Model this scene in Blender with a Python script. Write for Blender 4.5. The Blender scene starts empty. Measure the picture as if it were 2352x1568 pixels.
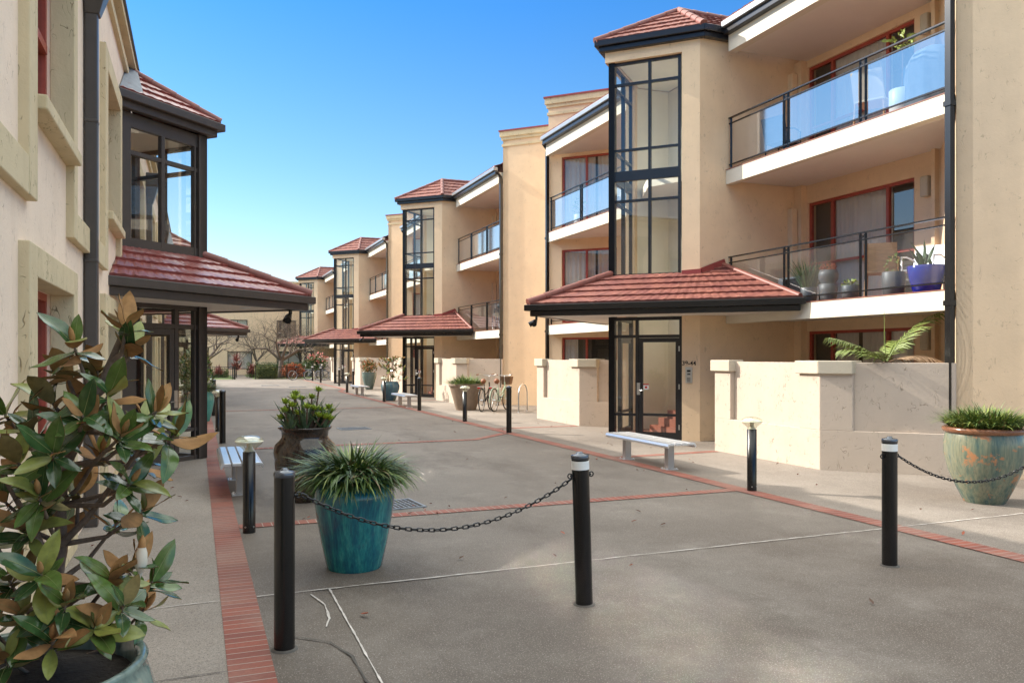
import bpy, math, random
from mathutils import Vector, Matrix
R = math.radians
S = bpy.context.scene
COL = S.collection
rnd = random.Random(7)

# ---------------------------------------------------------------- camera, sky, sun, exposure
EYE = 1.65
YAW = math.atan(726.0 / 1860.0)
cam_d = bpy.data.cameras.new('camera')
cam = bpy.data.objects.new('camera', cam_d); COL.objects.link(cam)
cam.location = (0, 0, EYE)
cam.rotation_euler = (R(90), 0, -YAW)
cam_d.sensor_width = 36.0
cam_d.lens = 36.0 * 1860.0 / 2352.0
cam_d.shift_y = (818.0 - 784.0) / 2352.0
cam_d.clip_start = 0.05; cam_d.clip_end = 2000
S.camera = cam

SUN_EL = 31.7
SUN_DIR = Vector((-0.752, 0.659, math.tan(R(SUN_EL)))).normalized()      # towards the sun
W = bpy.data.worlds.new('World'); S.world = W; W.use_nodes = True
nt = W.node_tree
bg = nt.nodes['Background']
sky = nt.nodes.new('ShaderNodeTexSky'); sky.sky_type = 'NISHITA'
sky.sun_disc = False
sky.sun_elevation = R(SUN_EL)
sky.sun_rotation = math.atan2(SUN_DIR.x, SUN_DIR.y)
sky.altitude = 0; sky.air_density = 1.0; sky.dust_density = 0.15; sky.ozone_density = 2.5
# elevation tint: deep blue low sky as photographed, brighter neutral light from overhead
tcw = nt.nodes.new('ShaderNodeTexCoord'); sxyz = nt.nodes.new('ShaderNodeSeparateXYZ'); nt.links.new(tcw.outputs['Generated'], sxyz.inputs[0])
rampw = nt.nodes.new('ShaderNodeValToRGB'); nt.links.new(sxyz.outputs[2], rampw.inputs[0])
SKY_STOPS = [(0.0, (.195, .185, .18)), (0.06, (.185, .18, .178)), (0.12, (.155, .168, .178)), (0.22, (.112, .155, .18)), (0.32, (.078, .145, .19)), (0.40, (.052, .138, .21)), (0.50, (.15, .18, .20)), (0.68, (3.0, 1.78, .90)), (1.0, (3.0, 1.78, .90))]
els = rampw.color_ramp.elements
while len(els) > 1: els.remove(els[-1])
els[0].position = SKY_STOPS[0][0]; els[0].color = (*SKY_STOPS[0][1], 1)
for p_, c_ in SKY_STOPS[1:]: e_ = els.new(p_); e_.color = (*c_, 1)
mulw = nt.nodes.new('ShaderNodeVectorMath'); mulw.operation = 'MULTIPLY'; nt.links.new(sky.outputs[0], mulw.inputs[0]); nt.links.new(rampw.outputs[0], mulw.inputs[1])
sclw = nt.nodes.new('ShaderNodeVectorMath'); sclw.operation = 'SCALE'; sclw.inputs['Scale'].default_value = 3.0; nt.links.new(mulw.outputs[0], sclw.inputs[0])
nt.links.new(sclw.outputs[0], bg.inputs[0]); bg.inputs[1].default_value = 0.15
sun_d = bpy.data.lights.new('sun', 'SUN'); sun_d.energy = 3.05; sun_d.angle = R(0.5)
sun_d.color = (1.0, 0.93, 0.82)
sun = bpy.data.objects.new('sun', sun_d); COL.objects.link(sun)
sun.rotation_euler = (-SUN_DIR).to_track_quat('-Z', 'Y').to_euler()
S.view_settings.view_transform = 'Standard'; S.view_settings.look = 'None'
S.view_settings.exposure = 1.36; S.view_settings.gamma = 1.0
S.cycles.max_bounces = 10; S.cycles.transparent_max_bounces = 16
S.cycles.caustics_reflective = True; S.cycles.blur_glossy = 0.0
S.cycles.sample_clamp_indirect = 0.0

# ---------------------------------------------------------------- materials
def mat(name, col, rough=0.6, metal=0.0, spec=0.5, var=0.0, vscale=3.0, bump=0.0, bscale=60.0, bdist=0.01,
        col2=None, c2scale=2.0, c2lo=0.45, c2hi=0.7, coat=0.0, stretch=None):
    m = bpy.data.materials.new(name); m.use_nodes = True
    n = m.node_tree.nodes; l = m.node_tree.links; p = n['Principled BSDF']
    p.inputs['Base Color'].default_value = (*col, 1)
    p.inputs['Roughness'].default_value = rough; p.inputs['Metallic'].default_value = metal
    p.inputs['Specular IOR Level'].default_value = spec
    if coat: p.inputs['Coat Weight'].default_value = coat; p.inputs['Coat Roughness'].default_value = 0.06
    tc = n.new('ShaderNodeTexCoord'); vec = tc.outputs['Object']
    if stretch:
        mp = n.new('ShaderNodeMapping'); mp.inputs['Scale'].default_value = stretch
        l.new(vec, mp.inputs[0]); vec = mp.outputs[0]
    cur = None
    def noise(s, d=4, r=0.6, v=vec):
        t = n.new('ShaderNodeTexNoise'); t.inputs['Scale'].default_value = s; t.inputs['Detail'].default_value = d
        t.inputs['Roughness'].default_value = r; l.new(v, t.inputs['Vector']); return t
    def ramp(src, a, b):
        r = n.new('ShaderNodeMapRange'); r.inputs[1].default_value = a; r.inputs[2].default_value = b; l.new(src, r.inputs[0]); return r.outputs[0]
    def mix(a, b, fac, mode='MIX'):
        x = n.new('ShaderNodeMix'); x.data_type = 'RGBA'; x.blend_type = mode
        for s, i in ((a, 6), (b, 7), (fac, 0)):
            if isinstance(s, tuple): x.inputs[i].default_value = (*s, 1)
            elif isinstance(s, float): x.inputs[i].default_value = s
            else: l.new(s, x.inputs[i])
        return x.outputs[2]
    cur = col
    if col2:
        cur = mix(cur, col2, ramp(noise(c2scale).outputs[0], c2lo, c2hi))
    if var:
        f = ramp(noise(vscale, 6, 0.65).outputs[0], 0.3, 0.7)
        lo = tuple(max(0, 1 - var) for _ in range(3)); hi = (1 + var, 1 + var, 1 + var)
        cur = mix(cur, mix(lo, hi, f), 1.0, 'MULTIPLY')
    if not isinstance(cur, tuple): l.new(cur, p.inputs['Base Color'])
    if bump:
        b = n.new('ShaderNodeBump'); b.inputs['Strength'].default_value = bump; b.inputs['Distance'].default_value = bdist
        l.new(noise(bscale, 5).outputs[0], b.inputs['Height']); l.new(b.outputs[0], p.inputs['Normal'])
    m['_n'] = 1
    return m

def stucco(name, col, dirt, dirt_amt=0.35, worm=1.0):
    """textured trowelled render: coarse worm-like grooves + fine grain + faint stains"""
    m = bpy.data.materials.new(name); m.use_nodes = True
    n = m.node_tree.nodes; l = m.node_tree.links; p = n['Principled BSDF']
    p.inputs['Roughness'].default_value = 0.85; p.inputs['Specular IOR Level'].default_value = 0.2
    tc = n.new('ShaderNodeTexCoord'); v = tc.outputs['Object']
    def noise(s, d=4, vv=v, r=0.6, dist=0.0):
        t = n.new('ShaderNodeTexNoise'); t.inputs['Scale'].default_value = s; t.inputs['Detail'].default_value = d
        t.inputs['Roughness'].default_value = r; t.inputs['Distortion'].default_value = dist; l.new(vv, t.inputs['Vector']); return t.outputs[0]
    def mr(src, a, b, c=0.0, d=1.0):
        r = n.new('ShaderNodeMapRange'); r.inputs[1].default_value = a; r.inputs[2].default_value = b
        r.inputs[3].default_value = c; r.inputs[4].default_value = d; l.new(src, r.inputs[0]); return r.outputs[0]
    def math_(op, a, b):
        x = n.new('ShaderNodeMath'); x.operation = op
        for i, s in enumerate((a, b)):
            if isinstance(s, (int, float)): x.inputs[i].default_value = s
            else: l.new(s, x.inputs[i])
        return x.outputs[0]
    mp = n.new('ShaderNodeMapping'); mp.inputs['Scale'].default_value = (1, 1, 0.45); l.new(v, mp.inputs[0])
    # short worm grooves: thin band of a distorted noise, masked by another
    w = noise(11, 1, mp.outputs[0], 0.5, 1.2)
    g = math_('ABSOLUTE', math_('SUBTRACT', w, 0.5), 0)
    groove = mr(g, 0.0, 0.018, 1.0, 0.0)
    groove = math_('MULTIPLY', groove, mr(noise(7, 2), 0.52, 0.60))
    groove = math_('MULTIPLY', groove, worm)
    big = noise(2.2, 3); fine = noise(85, 3); mid = noise(22, 3)
    hgt = math_('ADD', math_('MULTIPLY', fine, 0.25), math_('MULTIPLY', mid, 0.45))
    hgt = math_('SUBTRACT', hgt, math_('MULTIPLY', groove, 0.9))
    b = n.new('ShaderNodeBump'); b.inputs['Strength'].default_value = 0.55; b.inputs['Distance'].default_value = 0.012
    l.new(hgt, b.inputs['Height']); l.new(b.outputs[0], p.inputs['Normal'])
    def mix(a, bb, fac):
        x = n.new('ShaderNodeMix'); x.data_type = 'RGBA'
        for s, i in ((a, 6), (bb, 7), (fac, 0)):
            if isinstance(s, tuple): x.inputs[i].default_value = (*s, 1)
            elif isinstance(s, float): x.inputs[i].default_value = s
            else: l.new(s, x.inputs[i])
        return x.outputs[2]
    mp2 = n.new('ShaderNodeMapping'); mp2.inputs['Scale'].default_value = (1.4, 1.4, 0.28); l.new(v, mp2.inputs[0])
    st = mr(noise(1.5, 6, mp2.outputs[0], 0.7), 0.5, 0.85, 0.0, dirt_amt)
    c = mix(col, dirt, st)
    c = mix(c, tuple(x * 0.86 for x in col), mr(big, 0.35, 0.75, 0.0, 0.6))
    c = mix(c, tuple(x * 0.45 for x in dirt), math_('MULTIPLY', groove, 0.8))
    l.new(c, p.inputs['Base Color'])
    return m

def glass(name, tint=(0.9, 0.95, 0.95), refl=0.1, milk=0.0, milkcol=(0.8, 0.85, 0.9), rough=0.0):
    m = bpy.data.materials.new(name); m.use_nodes = True
    n = m.node_tree.nodes; l = m.node_tree.links
    n.remove(n['Principled BSDF']); out = n['Material Output']
    tr = n.new('ShaderNodeBsdfTransparent'); tr.inputs[0].default_value = (*tint, 1)
    gl = n.new('ShaderNodeBsdfGlossy'); gl.inputs['Roughness'].default_value = rough; gl.inputs[0].default_value = (1, 1, 1, 1)
    fr = n.new('ShaderNodeFresnel'); fr.inputs[0].default_value = 1.5
    ge = n.new('ShaderNodeNewGeometry'); io = n.new('ShaderNodeMapRange'); io.inputs[3].default_value = 1.5; io.inputs[4].default_value = 1 / 1.5; l.new(ge.outputs['Backfacing'], io.inputs[0]); l.new(io.outputs[0], fr.inputs[0])   # same reflection from both sides of a pane
    ad = n.new('ShaderNodeMath'); ad.operation = 'ADD'; ad.use_clamp = True; ad.inputs[1].default_value = refl
    l.new(fr.outputs[0], ad.inputs[0])
    mx = n.new('ShaderNodeMixShader'); l.new(ad.outputs[0], mx.inputs[0]); l.new(tr.outputs[0], mx.inputs[1]); l.new(gl.outputs[0], mx.inputs[2])
    last = mx.outputs[0]
    if milk:
        df = n.new('ShaderNodeBsdfDiffuse'); df.inputs[0].default_value = (*milkcol, 1)
        tc = n.new('ShaderNodeTexCoord'); no = n.new('ShaderNodeTexNoise'); no.inputs['Scale'].default_value = 2.5; no.inputs['Detail'].default_value = 5
        mp = n.new('ShaderNodeMapping'); mp.inputs['Scale'].default_value = (1, 1, 0.35); l.new(tc.outputs['Object'], mp.inputs[0]); l.new(mp.outputs[0], no.inputs['Vector'])
        mr = n.new('ShaderNodeMapRange'); mr.inputs[1].default_value = 0.3; mr.inputs[2].default_value = 0.75; mr.inputs[3].default_value = milk * 0.5; mr.inputs[4].default_value = milk * 1.3
        l.new(no.outputs[0], mr.inputs[0])
        m2 = n.new('ShaderNodeMixShader'); l.new(mr.outputs[0], m2.inputs[0]); l.new(last, m2.inputs[1]); l.new(df.outputs[0], m2.inputs[2]); last = m2.outputs[0]
    l.new(last, out.inputs[0])
    return m

def brick_strip(name, axis):
    m = bpy.data.materials.new(name); m.use_nodes = True
    n = m.node_tree.nodes; l = m.node_tree.links; p = n['Principled BSDF']
    p.inputs['Roughness'].default_value = 0.75; p.inputs['Specular IOR Level'].default_value = 0.35
    tc = n.new('ShaderNodeTexCoord'); sp = n.new('ShaderNodeSeparateXYZ'); l.new(tc.outputs['Object'], sp.inputs[0])
    def mt(op, a, b=0.0):
        x = n.new('ShaderNodeMath'); x.operation = op
        for i, s in enumerate((a, b)):
            if isinstance(s, (int, float)): x.inputs[i].default_value = s
            else: l.new(s, x.inputs[i])
        return x.outputs[0]
    u = mt('DIVIDE', sp.outputs[axis], 0.086)
    fr = mt('FRACT', u); idx = mt('FLOOR', u)
    wn = n.new('ShaderNodeTexWhiteNoise'); wn.noise_dimensions = '1D'; l.new(idx, wn.inputs['W'])
    no = n.new('ShaderNodeTexNoise'); no.inputs['Scale'].default_value = 1.1; no.inputs['Detail'].default_value = 6; l.new(tc.outputs['Object'], no.inputs['Vector'])
    n2 = n.new('ShaderNodeTexNoise'); n2.inputs['Scale'].default_value = 45; n2.inputs['Detail'].default_value = 4; l.new(tc.outputs['Object'], n2.inputs['Vector'])
    def mix(a, b, f):
        x = n.new('ShaderNodeMix'); x.data_type = 'RGBA'
        for s, i in ((a, 6), (b, 7), (f, 0)):
            if isinstance(s, tuple): x.inputs[i].default_value = (*s, 1)
            elif isinstance(s, float): x.inputs[i].default_value = s
            else: l.new(s, x.inputs[i])
        return x.outputs[2]
    c = mix((0.30, 0.092, 0.060), (0.20, 0.066, 0.050), wn.outputs[0])
    mr = n.new('ShaderNodeMapRange'); mr.inputs[1].default_value = 0.45; mr.inputs[2].default_value = 0.72; mr.inputs[4].default_value = 0.8; l.new(no.outputs[0], mr.inputs[0])
    c = mix(c, (0.30, 0.19, 0.15), mr.outputs[0])
    m3 = n.new('ShaderNodeMapRange'); m3.inputs[1].default_value = 0.35; m3.inputs[2].default_value = 0.7; m3.inputs[4].default_value = 0.35; l.new(n2.outputs[0], m3.inputs[0])
    c = mix(c, (0.16, 0.06, 0.045), m3.outputs[0])
    mort = mt('LESS_THAN', fr, 0.10)
    c = mix(c, (0.33, 0.27, 0.23), mort)
    l.new(c, p.inputs['Base Color'])
    b = n.new('ShaderNodeBump'); b.inputs['Strength'].default_value = 0.6; b.inputs['Distance'].default_value = 0.006
    hh = mt('SUBTRACT', n2.outputs[0], mort); l.new(hh, b.inputs['Height']); l.new(b.outputs[0], p.inputs['Normal'])
    return m

def concrete(name, k=1.0, stain=1.0):
    m = bpy.data.materials.new(name); m.use_nodes = True
    n = m.node_tree.nodes; l = m.node_tree.links; p = n['Principled BSDF']
    p.inputs['Roughness'].default_value = 0.72; p.inputs['Specular IOR Level'].default_value = 0.3
    tc = n.new('ShaderNodeTexCoord'); v = tc.outputs['Object']
    def noise(s, d=5, r=0.6, vv=v):
        t = n.new('ShaderNodeTexNoise'); t.inputs['Scale'].default_value = s; t.inputs['Detail'].default_value = d
        t.inputs['Roughness'].default_value = r; l.new(vv, t.inputs['Vector']); return t.outputs[0]
    def mr(src, a, b, c=0.0, d=1.0):
        r = n.new('ShaderNodeMapRange'); r.inputs[1].default_value = a; r.inputs[2].default_value = b
        r.inputs[3].default_value = c; r.inputs[4].default_value = d; l.new(src, r.inputs[0]); return r.outputs[0]
    def mix(a, b, f, mode='MIX'):
        x = n.new('ShaderNodeMix'); x.data_type = 'RGBA'; x.blend_type = mode
        for s, i in ((a, 6), (b, 7), (f, 0)):
            if isinstance(s, tuple): x.inputs[i].default_value = (*s, 1)
            elif isinstance(s, float): x.inputs[i].default_value = s
            else: l.new(s, x.inputs[i])
        return x.outputs[2]
    c = mix(tuple(k * x for x in (0.275, 0.240, 0.205)), tuple(k * x for x in (0.175, 0.148, 0.125)), mr(noise(0.22, 7, 0.66), 0.36, 0.64))
    mpf = n.new('ShaderNodeMapping'); mpf.inputs['Scale'].default_value = (1.0, 0.45, 1.0); mpf.inputs['Location'].default_value = (3.3, 1.7, 0); l.new(v, mpf.inputs[0])
    c = mix(c, (0.095, 0.076, 0.062), mr(noise(0.75, 9, 0.74, mpf.outputs[0]), 0.50, 0.66, 0.0, 0.85 * stain))
    c = mix(c, (0.36, 0.325, 0.285), mr(noise(1.6, 9, 0.76), 0.54, 0.74, 0.0, 0.45))
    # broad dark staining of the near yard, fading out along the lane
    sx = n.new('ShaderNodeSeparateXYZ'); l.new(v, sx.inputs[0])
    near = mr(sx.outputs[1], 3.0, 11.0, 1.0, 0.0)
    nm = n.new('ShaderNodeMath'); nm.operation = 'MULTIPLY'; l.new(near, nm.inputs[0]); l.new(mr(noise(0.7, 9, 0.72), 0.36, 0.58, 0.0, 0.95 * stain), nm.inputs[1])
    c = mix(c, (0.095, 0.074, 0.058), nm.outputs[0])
    # scattered small dark spots and leaf stains
    vo = n.new('ShaderNodeTexVoronoi'); vo.inputs['Scale'].default_value = 2.6; l.new(v, vo.inputs['Vector'])
    c = mix(c, (0.09, 0.075, 0.065), mr(vo.outputs['Distance'], 0.015, 0.05, 0.55, 0.0))
    fine = noise(140, 3)
    c = mix(c, (0.10, 0.085, 0.07), mr(fine, 0.50, 0.62, 0.0, 0.6))
    c = mix(c, (0.58, 0.53, 0.47), mr(noise(95, 3), 0.58, 0.70, 0.0, 0.45))
    c = mix(c, (0.12, 0.10, 0.085), mr(noise(28, 5, 0.75), 0.50, 0.70, 0.0, 0.4))
    v2 = n.new('ShaderNodeTexVoronoi'); v2.inputs['Scale'].default_value = 75; l.new(v, v2.inputs['Vector'])
    c = mix(c, (0.50, 0.45, 0.39), mr(v2.outputs['Distance'], 0.10, 0.26, 0.50, 0.0))
    v3 = n.new('ShaderNodeTexVoronoi'); v3.inputs['Scale'].default_value = 58; l.new(mpf.outputs[0], v3.inputs['Vector'])
    c = mix(c, (0.05, 0.043, 0.037), mr(v3.outputs['Distance'], 0.08, 0.24, 0.55, 0.0))
    l.new(c, p.inputs['Base Color'])
    b = n.new('ShaderNodeBump'); b.inputs['Strength'].default_value = 0.45; b.inputs['Distance'].default_value = 0.004
    l.new(noise(120, 4), b.inputs['Height']); l.new(b.outputs[0], p.inputs['Normal'])
    return m

M = {}
M['wall'] = stucco('cream_render', (0.80, 0.60, 0.40), (0.55, 0.40, 0.25), 0.30, 0.45)
M['lowwall'] = stucco('pale_render', (0.53, 0.44, 0.36), (0.46, 0.37, 0.28), 0.3, 0.9)
M['leftwall'] = stucco('pink_cream_render', (0.90, 0.73, 0.575), (0.66, 0.47, 0.32), 0.4, 0.5)
M['trim'] = stucco('weathered_cream_trim', (0.68, 0.56, 0.36), (0.36, 0.27, 0.14), 0.6, 1.0)
M['cap'] = stucco('pale_cap_render', (0.53, 0.47, 0.37), (0.48, 0.40, 0.28), 0.4, 0.4)
M['fascia'] = mat('white_cream_paint', (0.66, 0.60, 0.49), 0.7, var=0.05, vscale=2, bump=0.1, bscale=40)
M['soffit'] = mat('pale_soffit', (0.74, 0.68, 0.62), 0.8, var=0.03, vscale=1.5)
M['interior'] = mat('interior_plaster', (0.84, 0.78, 0.65), 0.8, var=0.03)
M['black'] = mat('black_powdercoat', (0.0065, 0.006, 0.006), 0.24, spec=0.5, var=0.15, vscale=8)
M['dark'] = mat('charcoal_frame', (0.016, 0.016, 0.019), 0.26, spec=0.5, var=0.1, vscale=6)
M['bronze'] = mat('dark_bronze_frame', (0.060, 0.050, 0.044), 0.35, spec=0.5, var=0.1, vscale=6)
M['gutgrey'] = mat('grey_steel_sheen', (0.30, 0.32, 0.34), 0.35, metal=0.6, var=0.08)
M['tile'] = mat('red_roof_tile', (0.23, 0.083, 0.060), 0.65, spec=0.35, var=0.28, vscale=7, bump=0.3, bscale=50, col2=(0.16, 0.050, 0.042), c2scale=3, c2lo=.4, c2hi=.65)
M['tileg'] = mat('glossy_red_roof_tile', (0.25, 0.060, 0.048), 0.30, spec=0.6, var=0.28, vscale=8, bump=0.2, bscale=50, col2=(0.20, 0.055, 0.05), c2scale=4)
M['hip'] = mat('red_ridge_tile', (0.20, 0.062, 0.045), 0.5, var=0.2, vscale=10, bump=0.2, bscale=40)
M['redcap'] = mat('red_metal_cap', (0.28, 0.05, 0.045), 0.4, var=0.08)
M['redframe'] = mat('rust_red_frame', (0.36, 0.065, 0.04), 0.42, var=0.15, vscale=10)
M['lead'] = mat('lead_flashing', (0.16, 0.18, 0.21), 0.6, var=.2, vscale=6)
M['glass'] = glass('stair_glass', (0.93, 0.95, 0.93), 0.04)
M['winglass'] = glass('window_glass', (0.82, 0.84, 0.84), 0.05)
M['bal'] = glass('balustrade_glass', (0.84, 0.90, 0.96), 0.34, 0.02, (0.60, 0.74, 0.92), 0.07); M['bal_clear'] = glass('clear_balustrade_glass', (0.88, 0.92, 0.95), 0.07, 0.015, (0.60, 0.74, 0.92), 0.03)
M['lampglass'] = glass('lamp_glass', (0.90, 0.93, 0.87), 0.16, 0.05, (0.8, 0.82, 0.66))
M['curtain'] = mat('pale_curtain', (0.70, 0.65, 0.60), 0.9, var=0.06)
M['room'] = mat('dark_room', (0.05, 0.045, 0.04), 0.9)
M['steel'] = mat('brushed_steel', (0.55, 0.55, 0.54), 0.32, metal=1.0, var=0.08, vscale=12)
M['alu'] = mat('silver_aluminium', (0.72, 0.73, 0.75), 0.30, metal=0.75, var=0.04)
M['white'] = mat('white_band', (0.78, 0.78, 0.76), 0.5, var=0.05)
M['capmetal'] = mat('cap_gloss_black', (0.10, 0.11, 0.13), 0.18, metal=0.6, spec=0.8)
M['linen'] = mat('white_cushion', (.66, .59, .48), .9)
M['redtile'] = mat('terracotta_floor_tile', (0.24, 0.075, 0.045), 0.5, var=0.15, vscale=6)
M['paving'] = concrete('weathered_shade_toned_concrete', 0.80)  # weathered lane, base also darkened to stand in for its shade
M['path'] = concrete('pale_concrete', 1.4, 0.25); M['path_sun_tone'] = concrete('sun_toned_path_concrete', 1.12, 0.5)  # right-hand path paler than the lane: sunlight put into its colour
M['brickY'] = brick_strip('brick_header_course_y', 1)
M['brickX'] = brick_strip('brick_header_course_x', 0)
M['chalk'] = mat('pale_joint_filler', (0.52, 0.48, 0.44), 0.9, var=0.3, vscale=12)
M['crack'] = mat('dark_joint', (0.09, 0.08, 0.07), 0.9, var=0.3, vscale=12)
M['bark'] = mat('grey_brown_bark', (0.20, 0.145, 0.105), 0.9, var=0.35, vscale=30, bump=0.5, bscale=60)
M['bark2'] = mat('dark_bare_bark', (0.13, 0.10, 0.08), 0.95, var=0.3, vscale=6)
M['soil'] = mat('dark_soil', (0.035, 0.027, 0.020), 0.95, var=0.4, vscale=30, bump=0.8, bscale=40, bdist=0.02)
M['rubber'] = mat('tyre_rubber', (0.02, 0.02, 0.02), 0.7)
M['tan'] = mat('brown_leather', (0.24, 0.085, 0.035), 0.5, var=0.15)
M['wicker'] = mat('brown_wicker', (0.13, 0.065, 0.03), 0.8, var=0.4, vscale=60, bump=0.8, bscale=90)
M['mint'] = mat('mint_green_paint', (0.42, 0.56, 0.44), 0.35)
M['navy'] = mat('dark_blue_paint', (0.03, 0.06, 0.12), 0.3)
M['redlens'] = mat('red_reflector', (0.5, 0.02, 0.015), 0.2)
M['orange'] = mat('orange_reflector', (0.7, 0.2, 0.02), 0.3)

# ---------------------------------------------------------------- mesh builder
class MB:
    def __init__(s): s.v = []; s.f = []; s.mi = []; s.sm = []
    def add(s, vs, fs, mi=0, smooth=False):
        o = len(s.v); s.v += [tuple(v) for v in vs]
        for f in fs: s.f.append([i + o for i in f]); s.mi.append(mi); s.sm.append(smooth)
    def prism(s, poly, z0, z1, mi=0):
        a = sum(poly[i][0] * poly[(i + 1) % len(poly)][1] - poly[(i + 1) % len(poly)][0] * poly[i][1] for i in range(len(poly)))
        if a < 0: poly = poly[::-1]
        n = len(poly)
        vs = [(x, y, z0) for x, y in poly] + [(x, y, z1) for x, y in poly]
        fs = [list(range(n))[::-1], list(range(n, 2 * n))] + [[i, (i + 1) % n, n + (i + 1) % n, n + i] for i in range(n)]
        s.add(vs, fs, mi)
    def box(s, x0, x1, y0, y1, z0, z1, mi=0): s.prism([(x0, y0), (x1, y0), (x1, y1), (x0, y1)], z0, z1, mi)
    def seg(s, a, b, t0, t1, z0, z1, mi=0):
        """box along plan segment a-b; t0..t1 offsets along the left normal"""
        dx, dy = b[0] - a[0], b[1] - a[1]; L = math.hypot(dx, dy); nx, ny = -dy / L, dx / L
        s.prism([(a[0] + nx * t0, a[1] + ny * t0), (b[0] + nx * t0, b[1] + ny * t0), (b[0] + nx * t1, b[1] + ny * t1), (a[0] + nx * t1, a[1] + ny * t1)], z0, z1, mi)
    def tube(s, pts, r, n=8, mi=0, smooth=True, caps=True):
        pts = [Vector(p) for p in pts]; k = len(pts)
        rr = r if isinstance(r, (list, tuple)) else [r] * k
        vs = []; up = None
        for i, p in enumerate(pts):
            t = (pts[min(i + 1, k - 1)] - pts[max(i - 1, 0)]).normalized()
            if up is None:
                up = Vector((0, 0, 1)) if abs(t.z) < 0.9 else Vector((1, 0, 0))
            a = t.cross(up)
            if a.length < 1e-4: a = t.cross(Vector((0, 1, 0)))
            a.normalize(); b = a.cross(t).normalized(); up = b
            for j in range(n):
                an = 2 * math.pi * j / n
                vs.append(p + (a * math.cos(an) + b * math.sin(an)) * rr[i])
        fs = []
        for i in range(k - 1):
            for j in range(n):
                q = (j + 1) % n
                fs.append([i * n + j, i * n + q, (i + 1) * n + q, (i + 1) * n + j])
        s.add(vs, fs, mi, smooth)
        if caps:
            s.add([vs[j] for j in range(n)], [list(range(n))], mi)
            s.add([vs[(k - 1) * n + j] for j in range(n)], [list(range(n))[::-1]], mi)
    def bar(s, a, b, w, h=None, mi=0):
        """rectangular bar between two 3D points (w horizontal, h vertical-ish)"""
        h = h or w; a = Vector(a); b = Vector(b); t = (b - a).normalized()
        up = Vector((0, 0, 1)) if abs(t.z) < 0.95 else Vector((0.7, -0.7, 0))
        x = t.cross(up).normalized() * w / 2; y = x.cross(t).normalized() * h / 2
        vs = [a - x - y, a + x - y, a + x + y, a - x + y, b - x - y, b + x - y, b + x + y, b - x + y]
        s.add(vs, [[0, 1, 2, 3], [7, 6, 5, 4], [0, 4, 5, 1], [1, 5, 6, 2], [2, 6, 7, 3], [3, 7, 4, 0]], mi)
    def lathe(s, prof, c=(0, 0, 0), n=32, mi=0, smooth=True):
        k = len(prof); vs = []
        for r, z in prof:
            for j in range(n):
                a = 2 * math.pi * j / n; vs.append((c[0] + r * math.cos(a), c[1] + r * math.sin(a), c[2] + z))
        fs = []
        for i in range(k - 1):
            for j in range(n):
                q = (j + 1) % n; fs.append([i * n + j, i * n + q, (i + 1) * n + q, (i + 1) * n + j])
        s.add(vs, fs, mi, smooth)
        if prof[0][0] > 1e-4: s.add([vs[j] for j in range(n)], [list(range(n))[::-1]], mi)
        if prof[-1][0] > 1e-4: s.add([vs[(k - 1) * n + j] for j in range(n)], [list(range(n))], mi)
    def ico(s, c, r, mi=0, n=10, sq=1.0):
        prof = [(max(1e-5, r * math.sin(math.pi * i / 8)), -r * sq * math.cos(math.pi * i / 8)) for i in range(9)]
        s.lathe(prof, c, n, mi)
    def build(s, name, mats, parent=None, off=(0, 0, 0), loc=None, bevel=0.0, rz=0.0):
        me = bpy.data.meshes.new(name)
        me.from_pydata([(v[0] - off[0], v[1] - off[1], v[2] - off[2]) for v in s.v], [], s.f)
        mats = mats if isinstance(mats, (list, tuple)) else [mats]
        for m in mats: me.materials.append(m if not isinstance(m, str) else M[m])
        me.polygons.foreach_set('material_index', s.mi); me.polygons.foreach_set('use_smooth', s.sm)
        me.update()
        o = bpy.data.objects.new(name, me); COL.objects.link(o)
        if parent: o.parent = parent
        if loc: o.location = loc
        if rz: o.rotation_euler.z = rz
        if bevel:
            b = o.modifiers.new('bevel', 'BEVEL'); b.width = bevel; b.segments = 2; b.limit_method = 'ANGLE'; b.angle_limit = R(40)
        return o

def tag(o, label, cat, group=None, kind=None):
    o['label'] = label; o['category'] = cat
    if group: o['group'] = group
    if kind: o['kind'] = kind
    return o
def thing(name, label, cat, loc=(0, 0, 0), rz=0.0, group=None):
    o = bpy.data.objects.new(name, None); COL.objects.link(o); o.location = loc; o.rotation_euler.z = rz
    o.empty_display_size = 0.2
    return tag(o, label, cat, group)
def struct(o): o['kind'] = 'structure'; return o
def dup(root, loc=None, rz=None, label=None, group=None, skip=(), scale=None):
    def cp(o, par):
        c = o.copy(); COL.objects.link(c)
        if par: c.parent = par
        for ch in o.children:
            if ch.name.split('.')[0] in skip: continue
            cp(ch, c)
        return c
    r = cp(root, None)
    if loc is not None: r.location = loc
    if rz is not None: r.rotation_euler.z = rz
    if scale: r.scale = (scale,) * 3
    if label: r['label'] = label
    if group: r['group'] = group
    return r

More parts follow.
